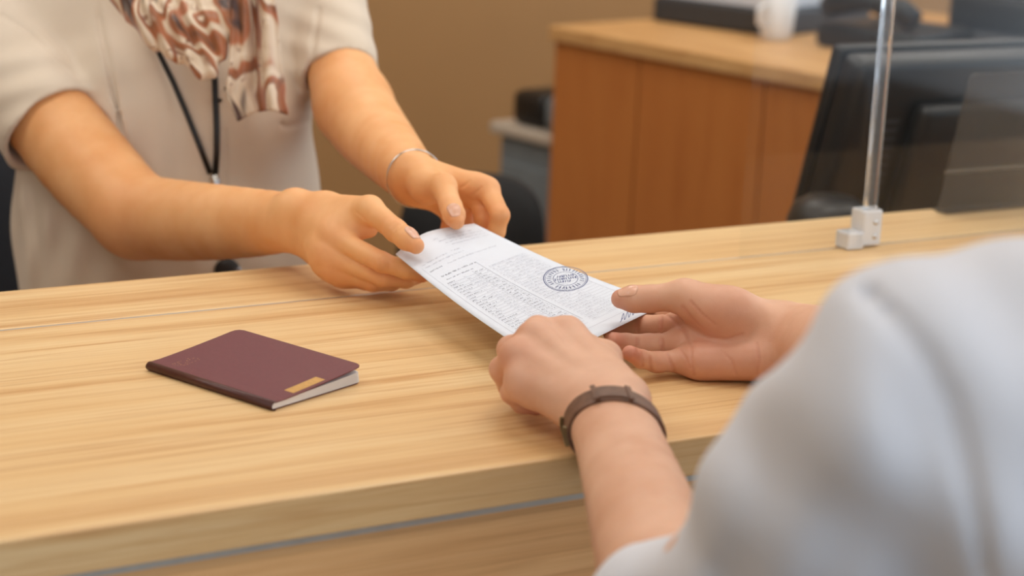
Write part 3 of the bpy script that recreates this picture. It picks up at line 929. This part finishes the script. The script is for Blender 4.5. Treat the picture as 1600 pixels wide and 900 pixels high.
lathe('badge_reel', [(0.002, -0.004), (0.0125, -0.004), (0.014, -0.002), (0.014, 0.002), (0.011, 0.004), (0.002, 0.0045)], (0, 0, 0), MAT['black'], ly, 24,
      mtx=Matrix.Translation(Vector(c2)) @ Vector((0, 0, 1)).rotation_difference(Vector(-fw)).to_matrix().to_4x4())
c3 = onchest(371, 421, 0.010)
tube('swivel', [c3+up*0.006, c3, c3-up*0.006], [0.003, 0.006, 0.003], MAT['chrome'], ly, 12)

# bracelet on the clerk's other wrist
ba = unit(P(610, 240, 1.93)-P(646, 280, 1.845)); bc = P(650, 281, 1.836)+ba*0.004
bl = unit(np.cross(ba, HB.nrm)); bn = np.cross(bl, ba)
ring = [bc+bl*0.0300*math.cos(t)+bn*0.0275*math.sin(t)+ba*0.004*math.sin(t+0.8) for t in np.linspace(0, 2*math.pi, 48, endpoint=False)]
tube('bracelet', ring, 0.0008, MAT['chrome'], None, 8, True, label='thin silver bracelet on the wrist of the clerk', cat='bracelet')

# ---- client in front of the counter
HC = Hand((948, 640, 1.366), 0.027,
          [(946, 606, 1.390), (944, 560, 1.430), (918, 545, 1.465), (893, 540, 1.490)],
          [[(886, 527, 1.437), (840, 514, 1.434), (838, 535, 1.470), (852, 548, 1.490)],
           [(836, 534, 1.425), (798, 546, 1.440), (800, 575, 1.455), (822, 590, 1.460)],
           [(808, 562, 1.412), (785, 577, 1.428), (796, 604, 1.440), (820, 612, 1.440)],
           [(815, 602, 1.398), (800, 613, 1.412), (815, 630, 1.420), (838, 636, 1.420)]], 1.06, dorsal=DC)
HD = Hand((1225, 530, 1.558), 0.028,
          [(1145, 490, 1.550), (1068, 462, 1.556), (1014, 467, 1.562), (970, 467, 1.565)],
          [[(1078, 486, 1.590), (1022, 498, 1.625), (995, 503, 1.640), (976, 507, 1.650)],
           [(1068, 510, 1.578), (1010, 512, 1.600), (978, 516, 1.608), (956, 520, 1.606)],
           [(1068, 537, 1.562), (1012, 540, 1.573), (978, 537, 1.566), (957, 532, 1.556)],
           [(1074, 563, 1.543), (1026, 566, 1.538), (1002, 561, 1.527), (984, 552, 1.516)]], 1.06,
          palm_k=0.012, palm_extra=[((1192, 562, 1.534), (1095, 567, 1.534), 0.0165, 0.0125), ((1195, 508, 1.548), (1135, 490, 1.542), 0.0165, 0.0170), ((1135, 490, 1.542), (1085, 473, 1.548), 0.0170, 0.0135)])
EL_L, EL_R = (1058, 985, 1.10), (1480, 640, 1.33)
armC = arm([(948, 640, 1.366, 0.0285), (972, 705, 1.305, 0.0300), (1008, 815, 1.21, 0.0345), (*EL_L, 0.040)], [0.80, 0.88, 0.95], HC.nrm)
armD = arm([(1225, 530, 1.558, 0.0300), (1290, 545, 1.51, 0.033), (1390, 590, 1.42, 0.039), (*EL_R, 0.042)], [0.95, 0.95, 1], HD.nrm)
SL = (1455, 632, 0.90)
sL = P(*SL); sR = sL+np.array([0.35, -0.03, 0.0])
upC = U(0.02, [Cone(P(*EL_L), sL, 0.038, 0.044)]); upD = U(0.02, [Cone(P(*EL_R), sR, 0.040, 0.044)])
mid = (sL+sR)/2
cN2 = mid+np.array([0.01, -0.02, 0.07]); cH2 = cN2+np.array([0.03, 0.02, 0.18])
tor2 = [Cone(mid+np.array([-0.02, -0.14, -0.40]), mid+np.array([0, -0.03, -0.05]), 0.035, 0.045), Cone(sL, sR, 0.045, 0.045), Cone(mid, cN2+np.array([0, 0.03, 0.07]), 0.058, 0.054)]
hd2, fb = head_parts(cH2, P(880, 440, 1.6)-cH2, 1.03)
body2 = U(0.012, [HC.node, HD.node, armC, armD, upC, upD, U(0.03, tor2), hd2])
cr2 = crease(body2, [[(1037, 489), (1053, 502), (1072, 519), (1080, 539), (1080, 563), (1084, 588)],
                     [(1042, 552), (1052, 576), (1056, 588)], [(1033, 494), (1034, 520)], [(1034, 528), (1036, 552)],
                     [(1016, 557), (1017, 580)], [(996, 500), (996, 522)], [(996, 528), (997, 547)], [(1004, 552), (1003, 574)]], 0.0011)
cr2 += crease(body2, [[(1066, 478), (1082, 498), (1100, 515)], [(1078, 470), (1098, 492), (1118, 508)], [(1112, 528), (1135, 530), (1160, 522)],
                      [(1128, 548), (1145, 566), (1150, 585)], [(1182, 535), (1186, 560), (1184, 585)], [(1062, 545), (1072, 560), (1078, 575)]], 0.0006)
body2c = Sub(0.0013, body2, cr2)
client = empty('person', (mid[0]-0.02, mid[1]-0.14, mid[2]-0.46), 'client in a white shirt seen from behind taking the form with both hands', 'person')
me, V_ = polygonise('body', body2c, 0.0014)
pm_ = [(P(1110, 545, 1.53), 0.035, 0.45), (P(1165, 570, 1.53), 0.03, 0.4), (P(1120, 500, 1.53), 0.03, 0.3)]
flush(me, V_, HC.marks+HD.marks+pm_+[(P(800, 570, 1.41), 0.02, 0.5)]+[((c.a+c.b)/2, 0.003, 0.45) for c in cr2])
bo2 = link('body', me, MAT['skin_client'], client)
nail('fingernail', HD.thumb[2], HD.thumb[3], up*0.75-fw*0.75, body2, 0.0140, 0.0130, bo2, 0.74)
eyes(fb, 1.03, bo2)
hair = Sub(0.004, U(0.02, [Cone(fb(0, -0.028, 0.04), fb(0, 0.012, 0.045), 0.088, 0.082), Cone(fb(0, -0.05, 0.03), fb(0, -0.055, -0.03), 0.07, 0.055)]),
           [Cone(fb(0, 0.13, -0.03), fb(0, 0.10, -0.06), 0.098, 0.09)])
me, _ = polygonise('hair', hair, 0.004)
link('hair', me, MAT['hair'], client, label='short dark hair')
slv = P(1035, 905, 1.13); sdir = unit(P(*EL_L)-sL)
shirt2 = U(0.03, [U(0.02, [Cone(sL, P(1305, 780, 0.98), 0.067, 0.063), Cone(P(1305, 780, 0.98), P(1150, 950, 1.06), 0.063, 0.046), Cone(P(1150, 950, 1.06), P(1043, 980, 1.115), 0.045, 0.052)]),
                  U(0.02, [Cone(sR, P(*EL_R), 0.066, 0.060)]),
                  Cone(sL+np.array([0.03, -0.005, 0.004]), sR-np.array([0.03, 0, 0]), 0.066, 0.066),
                  Cone(mid+np.array([-0.02, -0.16, -0.44]), mid+np.array([0, -0.04, -0.06]), 0.185, 0.175, 0.66, (0, 1, 0)),
                  Cone(mid+np.array([0, 0, 0.02]), cN2+np.array([0, 0.01, 0.012]), 0.085, 0.068)])
shirt2 = Disp(shirt2, folds([(P(1300, 720, 0.95), unit(rt*0.75+up*0.65), unit(rt*-0.65+up*0.75), 0.060, 0.0032, 0.16), (P(1150, 880, 1.0), unit(rt*0.9-up*0.3), up, 0.035, 0.003, 0.09),
                             (P(1560, 700, 0.8), rt, up, 0.09, 0.004, 0.16), (P(1420, 560, 0.85), unit(rt+up*0.2), up, 0.05, 0.0028, 0.08)]), 0.008)
sc_ = crease(shirt2, [[(1352, 455), (1400, 500), (1445, 560), (1480, 630), (1505, 720), (1525, 820), (1535, 900)]], 0.004)
sc_ += [Cone(P(1060, 972, 1.105), P(985, 925, 1.20), 0.041, 0.046), Cone(cN2+np.array([0, 0.02, 0.03]), cN2+np.array([0, 0.04, 0.09]), 0.062, 0.075)]
me, _ = polygonise('shirt', Sub(0.008, shirt2, sc_), 0.0034)
link('shirt', me, MAT['shirt_client'], client, label='white cotton shirt with loose sleeves')

# wristwatch worn with the buckle outwards
wa = unit(P(972, 705, 1.305)-P(948, 640, 1.366)); wc = P(960, 671, 1.339)
wn = HC.nrm if HC.nrm[2] > 0 else -HC.nrm
wn = unit(wn-wa*(wn@wa)); wl = np.cross(wa, wn)
if wl@rt < 0: wl = -wl
watch = empty('wristwatch', wc, 'brown leather wristwatch strap around the left wrist of the client', 'watch')
def wpt(t, e=0.0): return wc+wl*(0.0310+e)*math.cos(t)+wn*(0.0262+e)*math.sin(t)+wa*0.010*math.cos(t)
def band(name, t0, t1, width, th, mat, e=0.0, shift=0.0, closed=False, n_=40, parent=None, **kw):
    V, F = [], []
    ts = np.linspace(t0, t1, n_, endpoint=not closed)
    prof = [(-0.5, 0.0), (-0.5, 0.75), (-0.42, 1.0), (0.42, 1.0), (0.5, 0.75), (0.5, 0.0)]
    for t in ts:
        for w_, hgt in prof: V.append(wpt(t, e+hgt*th)+wa*(w_*width+shift))
    m = len(prof)
    for i in range(n_ if closed else n_-1):
        j = (i+1) % n_
        for k in range(m): F.append((i*m+k, i*m+(k+1) % m, j*m+(k+1) % m, j*m+k))
    if not closed: F.append(tuple(range(m))[::-1]); F.append(tuple((n_-1)*m+k for k in range(m)))
    return link(name, mesh(name, V, F), mat, parent or watch, smooth=False, **kw)
band('strap', 0, 2*math.pi, 0.0200, 0.0026, MAT['leather'], closed=True, n_=64)
band('strap_end', 1.20, 1.95, 0.0165, 0.0018, MAT['leather'], 0.0026, n_=24)
band('strap_loop', 1.18, 1.28, 0.0205, 0.0022, MAT['leather'], 0.0030, n_=6)
band('strap_loop', 1.86, 1.96, 0.0215, 0.0026, MAT['leather'], 0.0030, n_=6)
for sg in (-1, 1): band('buckle', 2.95, 3.45, 0.0022, 0.0030, MAT['brass'], 0.0022, sg*0.0078, n_=12, label='dull metal buckle')
band('buckle_pin', 3.37, 3.45, 0.0178, 0.0030, MAT['brass'], 0.0024, n_=5)
# the case on the inner side of the wrist
cc = wpt(4.71, 0.003)
lathe('watch_case', [(0.001, -0.004), (0.015, -0.004), (0.017, -0.002), (0.017, 0.003), (0.015, 0.005), (0.001, 0.005)], (0, 0, 0), MAT['brass'], watch, 28,
      mtx=Matrix.Translation(Vector(cc)) @ Vector((0, 0, 1)).rotation_difference(Vector(-wn)).to_matrix().to_4x4())

# ------------------------------------------------------------------ acrylic screen on the counter
ax0 = PY(1166, 250, YS)[0]; ap = PZ(1357, 386, 0.0); px_ = PY(1349, 386, YS)[0]
scr = empty('acrylic_screen', (px_, YS, 0), 'clear acrylic sneeze screen standing in the counter groove', 'screen')
box('panel', ax0, 2.5, YS-0.0014, YS+0.0014, 0.0, 0.62, MAT['acrylic'], scr)
box('upright', px_-0.0068, px_+0.0068, YS-0.0095, YS-0.0016, 0.034, 0.62, MAT['acrylic_rod'], scr, 0.0012)
box('clamp', px_-0.0125, px_+0.0125, YS-0.0125, YS+0.010, 0.002, 0.040, MAT['acrylic_block'], scr, 0.0025)
box('foot', px_-0.034, px_-0.0125, YS-0.016, YS+0.006, 0.0005, 0.0185, MAT['acrylic_block'], scr, 0.002)
for dz in (0.012, 0.027):
    lathe('screw', [(0.0005, -0.001), (0.0028, -0.001), (0.0028, 0.0008), (0.0005, 0.0012)], (0, 0, 0), MAT['chrome'], scr, 12,
          mtx=Matrix.Translation((px_+0.003, YS-0.0128, dz)) @ Matrix.Rotation(math.pi/2, 4, 'X'))

# ------------------------------------------------------------------ staff side furniture
DZ = -0.10
sd = empty('staff_desk', (2.1, 2.0, FLOOR), 'low oak staff desk behind the counter under the monitor', 'desk')
box('desk_top', 1.45, 3.3, YB+0.012, 1.95, DZ-0.03, DZ, MAT['cabtop'], sd, 0.002)
for x in (1.48, 3.25): box('side_panel', x, x+0.025, YB+0.05, 1.93, FLOOR, DZ-0.03, MAT['oak_panel'], sd)

# monitor: back towards the counter, tilted
mY = 1.86
a0 = PY(1262, 312, mY); a1 = PY(1310, 90, mY)
mz1 = 0.5
mon = empty('computer_monitor', (a0[0]+0.30, mY+0.05, DZ), 'black computer monitor seen from behind beside the acrylic screen', 'monitor')
tilt = math.radians(15)
MX = Matrix.Translation(Vector((a0[0]+0.022, mY, a0[2]-0.03))) @ Matrix.Rotation(tilt, 4, 'X')
mw = 0.56
mtop = 0.212
box('housing', 0, mw, 0.0, 0.045, 0, mtop, MAT['black'], mon, 0.012, 3, MX, True)
box('bezel', -0.004, mw+0.004, 0.040, 0.058, -0.004, mtop+0.004, MAT['black'], mon, 0.005, 2, MX, True)
box('screen', 0.014, mw-0.014, 0.0575, 0.0590, 0.016, mtop-0.014, MAT['dkgrey'], mon, 0, 2, MX)
box('rear_cover', 0.095, mw-0.095, -0.028, 0.004, -0.01, mtop-0.052, MAT['black'], mon, 0.012, 3, MX, True)
for k in range(9):
    box('vent_slot', 0.062, 0.082, -0.0012, 0.003, 0.035+k*0.012, 0.041+k*0.012, MAT['dkgrey'], mon, 0, 2, MX)
box('neck', mw/2-0.035, mw/2+0.035, 0.005, 0.03, -0.02, 0.05, MAT['black'], mon, 0.006, 2, MX)
bc_ = PY(1290, 325, mY+0.0)
lathe('stand_base', [(0.005, 0), (0.13, 0), (0.135, 0.006), (0.12, 0.014), (0.05, 0.022), (0.005, 0.024)], (a0[0]+mw/2, mY+0.03, DZ), MAT['black'], mon, 40)
# rounded black device in front of the cabinet
dv = PY(1283, 338, 1.80)
lathe('round_device', [(0.003, 0), (0.046, 0), (0.050, 0.008), (0.050, 0.062), (0.044, 0.080), (0.030, 0.090), (0.003, 0.094)], (dv[0]+0.004, 1.79, DZ), MAT['black'], None, 36,
      label='rounded black device at the foot of the monitor', cat='device')

# smoked sheet leaning behind the counter edge
hY = YB-0.028
h0 = PY(1466, 326, hY)
ds = empty('smoked_holder', (h0[0]+0.13, hY, 0.0), 'smoked acrylic document holder standing at the rear counter edge', 'holder')
HM = Matrix.Translation((h0[0], hY, 0.002)) @ Matrix.Rotation(math.radians(11), 4, 'X')
bm = bmesh.new()
w_, hh, rc = 0.27, 0.166, 0.008
ol = [(0, 0), (w_, 0)]+[(w_-rc+rc*math.sin(t), hh-rc+rc*math.cos(t)) for t in np.linspace(math.pi/2, 0, 6)]+[(rc-rc*math.sin(t), hh-rc+rc*math.cos(t)) for t in np.linspace(0, math.pi/2, 6)]
vs = [bm.verts.new((x, 0, z)) for x, z in ol]; f_ = bm.faces.new(vs)
r2 = bmesh.ops.extrude_face_region(bm, geom=[f_]); bmesh.ops.translate(bm, verts=[e for e in r2['geom'] if isinstance(e, bmesh.types.BMVert)], vec=(0, 0.003, 0))
bm.transform(HM)
link('plate', bm_mesh('plate', bm), MAT['smoked'], ds, smooth=False)
box('foot', h0[0]+0.01, h0[0]+0.26, hY-0.004, hY+0.022, 0.0, 0.003, MAT['smoked'], ds, 0.001)
box('ledge', 0.002, w_-0.002, 0.003, 0.006, 0.046, 0.049, MAT['pale'], ds, 0, 2, HM)

# return cabinet: top at counter height, long face turned to the clerk
cA, cB = PZ(868, 40, 0.0), PZ(1290, 116, 0.0)
cdir = unit((cB-cA)*np.array([1, 1, 0])); cn_ = np.array([-cdir[1], cdir[0], 0])
if cn_[0] < 0: cn_ = -cn_
CM = Matrix(((cdir[0], cn_[0], 0, cA[0]), (cdir[1], cn_[1], 0, cA[1]), (0, 0, 1, 0), (0, 0, 0, 1)))
cab = empty('return_cabinet', (cA+cdir*0.5+cn_*0.3+np.array([0, 0, FLOOR]))[:], 'reddish brown wooden cabinet with a pale oak top behind the clerk', 'cabinet')
CL = 1.0
box('cabinet_top', -0.006, CL+0.03, -0.012, 0.95, -0.028, 0.0, MAT['cabtop'], cab, 0.003, 2, CM)
box('carcass', 0.0, CL, 0.02, 0.92, FLOOR+0.06, -0.028, MAT['cabinet'], cab, 0, 2, CM)
for k, (x0_, x1_) in enumerate(((0.002, 0.235), (0.239, 0.545), (0.549, CL-0.002))):
    box('front_board', x0_, x1_, 0.0, 0.02, FLOOR+0.07, -0.030, MAT['cabinet'], cab, 0.0015, 2, CM)
box('plinth', 0.02, CL-0.02, 0.05, 0.9, FLOOR, FLOOR+0.06, MAT['black'], cab, 0, 2, CM)

# things on the cabinet
def on_cab(x, y): p = PZ(x, y, 0.0); return p
def cab_m(p, rot=0.0): return Matrix.Translation(Vector((p[0], p[1], 0))) @ Matrix.Rotation(math.atan2(cdir[1], cdir[0])+rot, 4, 'Z')
p = on_cab(1018, 32); tm = cab_m(p, 0.12)
tr = empty('paper_tray', p, 'low dark document tray holding white paper on the cabinet top', 'tray')
box('tray', 0.0, 0.30, 0.0, 0.34, 0.0, 0.050, MAT['dkgrey'], tr, 0.008, 2, tm)
for k in range(3): box('paper_stack', 0.015+0.006*k, 0.28, 0.015, 0.32, 0.0505+0.011*k, 0.0610+0.011*k, MAT['paper'], tr, 0.001, 1, tm)
p = on_cab(1212, 62)
cu = empty('white_cup', p, 'small white cup beside the document tray on the cabinet', 'cup')
lathe('cup_body', [(0.002, 0), (0.026, 0), (0.030, 0.01), (0.036, 0.085), (0.034, 0.086), (0.028, 0.012), (0.002, 0.010)], p, MAT['white'], cu, 28)
tube('handle', [p+np.array([-0.033, -0.01, 0.07]), p+np.array([-0.058, -0.018, 0.062]), p+np.array([-0.056, -0.017, 0.035]), p+np.array([-0.030, -0.009, 0.025])], 0.004, MAT['white'], cu, 8)
p = on_cab(1235, 70); tm = cab_m(p, 0.1)
ph = empty('desk_telephone', p, 'black desk telephone behind the white cup', 'telephone')
box('base', 0.03, 0.25, 0.03, 0.24, 0.0, 0.045, MAT['black'], ph, 0.012, 2, tm, True)
hp = [tm @ Vector(v_) for v_ in ((0.04, 0.05, 0.07), (0.06, 0.05, 0.082), (0.13, 0.05, 0.09), (0.20, 0.05, 0.082), (0.23, 0.05, 0.066))]
tube('handset', [np.array(v_) for v_ in hp], [0.020, 0.024, 0.015, 0.024, 0.020], MAT['black'], ph, 14)
for r_ in range(3):
    for c_i in range(4): box('key', 0.10+0.03*c_i, 0.118+0.03*c_i, 0.11+0.03*r_, 0.128+0.03*r_, 0.044, 0.049, MAT['dkgrey'], ph, 0.002, 1, tm)
p = on_cab(1445, 72); tm = cab_m(p, 0.05)
bx = empty('printer', p, 'dark office printer with a pale lid at the right of the cabinet top', 'printer')
box('printer_body', 0.0, 0.36, 0.06, 0.42, 0.0, 0.10, MAT['black'], bx, 0.015, 3, tm, True)
box('printer_lid', 0.01, 0.35, 0.10, 0.41, 0.10, 0.125, MAT['grey'], bx, 0.008, 2, tm, True)
box('paper_output', 0.05, 0.31, 0.0, 0.08, 0.025, 0.035, MAT['dkgrey'], bx, 0.003, 2, tm)
p = on_cab(1372, 62)
lathe('tape_roll', [(0.014, 0), (0.032, 0), (0.034, 0.004), (0.034, 0.020), (0.032, 0.024), (0.014, 0.024), (0.014, 0)], p, MAT['pale'], None, 28, label='pale roll of tape beside the black telephone', cat='tape')

# grey pedestal in the gap left of the cabinet
pdp = P(868, 214, 3.80); ptop = pdp[2]
PD = empty('grey_pedestal', (pdp-cdir*0.13+cn_*0.15)*np.array([1, 1, 0])+np.array([0, 0, FLOOR]), 'small blue grey pedestal with a pale top near the rear wall', 'pedestal')
pm2 = Matrix.Translation((pdp[0], pdp[1], 0)) @ Matrix.Rotation(math.atan2(cdir[1], cdir[0]), 4, 'Z') @ Matrix.Scale(1, 4)
if (pm2.to_3x3() @ Vector((0, 1, 0))).dot(Vector(cn_)) < 0: pm2 = pm2 @ Matrix.Diagonal((1, -1, 1, 1))
box('pedestal_body', -0.19, 0.0, 0.02, 0.32, FLOOR+0.04, ptop-0.03, MAT['bluegrey'], PD, 0.006, 2, pm2)
box('pedestal_top', -0.205, 0.02, 0.0, 0.34, ptop-0.024, ptop, MAT['pale'], PD, 0.006, 2, pm2)
for k in range(2): box('drawer', -0.18, -0.01, 0.013, 0.02, FLOOR+0.06+k*0.2, FLOOR+0.25+k*0.2, MAT['bluegrey'], PD, 0.003, 1, pm2)
box('plinth', -0.18, -0.01, 0.03, 0.31, FLOOR, FLOOR+0.04, MAT['black'], PD, 0, 2, pm2)
fan = empty('black_device', pdp-cdir*0.1+cn_*0.06, 'black rounded device with a blue grey dial on the pale pedestal top', 'device')
box('device_body', -0.165, -0.06, 0.02, 0.13, ptop, ptop+0.072, MAT['black'], fan, 0.02, 3, pm2, True)
q_ = pm2 @ Vector((-0.03, 0.05, ptop+0.0))
lathe('dial', [(0.003, 0), (0.030, 0.0), (0.038, 0.02), (0.038, 0.055), (0.026, 0.072), (0.003, 0.076)], q_, MAT['bluegrey'], fan, 24)

# ------------------------------------------------------------------ chairs
def office_chair(loc, rz, fab, label, bw, bz0, bz1, depth=0.07):
    e = empty('office_chair', loc, label, 'chair', 'black office chairs behind the counter')
    m_ = Matrix.Translation(Vector(loc)) @ Matrix.Rotation(rz, 4, 'Z')
    # curved backrest with rounded corners
    V, F = [], []; nx, nz = 14, 14
    for lay in (0, 1):
        for i in range(nx+1):
            for j in range(nz+1):
                a, b = i/nx*2-1, j/nz*2-1
                rr = max(abs(a), abs(b)); nn = (abs(a)**4+abs(b)**4)**0.25 or 1
                s_ = rr/nn
                V.append(m_ @ Vector((a*s_*bw/2, 0.26-0.05*a*a*s_*s_-lay*depth*(1-0.55*rr**3), (bz0+bz1)/2+b*s_*(bz1-bz0)/2)))
    n1 = (nx+1)*(nz+1)
    for i in range(nx):
        for j in range(nz):
            q0 = i*(nz+1)+j; q4 = (q0, q0+nz+1, q0+nz+2, q0+1)
            F.append(q4); F.append(tuple(x+n1 for x in q4[::-1]))
    rim_ = [i*(nz+1) for i in range(nx+1)]+[nx*(nz+1)+j for j in range(1, nz+1)]+[i*(nz+1)+nz for i in range(nx-1, -1, -1)]+[j for j in range(nz-1, 0, -1)]
    for a, b in zip(rim_, rim_[1:]+rim_[:1]): F.append((a, a+n1, b+n1, b))
    b_ = bmesh.new(); b_.from_mesh(mesh('t', V, F)); link('backrest', bm_mesh('backrest', b_), fab, e)
    box('seat', -0.23, 0.23, -0.24, 0.22, 0.36, 0.42, fab, e, 0.03, 3, m_, True)
    box('back_bar', -0.03, 0.03, 0.20, 0.245, 0.38, (bz0+bz1)/2, MAT['black'], e, 0.008, 2, m_)
    tube('gas_column', [m_ @ Vector((0, 0, 0.08)), m_ @ Vector((0, 0, 0.36))], 0.025, MAT['black'], e, 14)
    for k in range(5):
        a = 2*math.pi*k/5+0.3
        lg = tube('base_leg', [m_ @ Vector((0, 0, 0.10)), m_ @ Vector((0.23*math.cos(a), 0.23*math.sin(a), 0.06))], [0.025, 0.016], MAT['black'], e, 8)
        bmw = bmesh.new(); bmesh.ops.create_uvsphere(bmw, u_segments=12, v_segments=8, radius=0.028)
        bmw.transform(m_ @ Matrix.Translation((0.23*math.cos(a), 0.23*math.sin(a), 0.028))); link('caster', bm_mesh('caster', bmw), MAT['black'], lg)
    return e
cw = P(200, 400, 2.30)
office_chair((cw[0], cw[1]-0.02, FLOOR), 0.35, MAT['charfab'], 'dark charcoal office chair the clerk is sitting on', 0.50, 0.44, 0.80)
cw = P(612, 400, 2.98); tz = P(775, 279, 2.98)[2]-FLOOR
office_chair((cw[0]+0.02, cw[1]-0.22, FLOOR), -0.5, MAT['blackfab'], 'empty black office chair between the clerk and the cabinet', 0.23, tz-0.30, tz, 0.1)
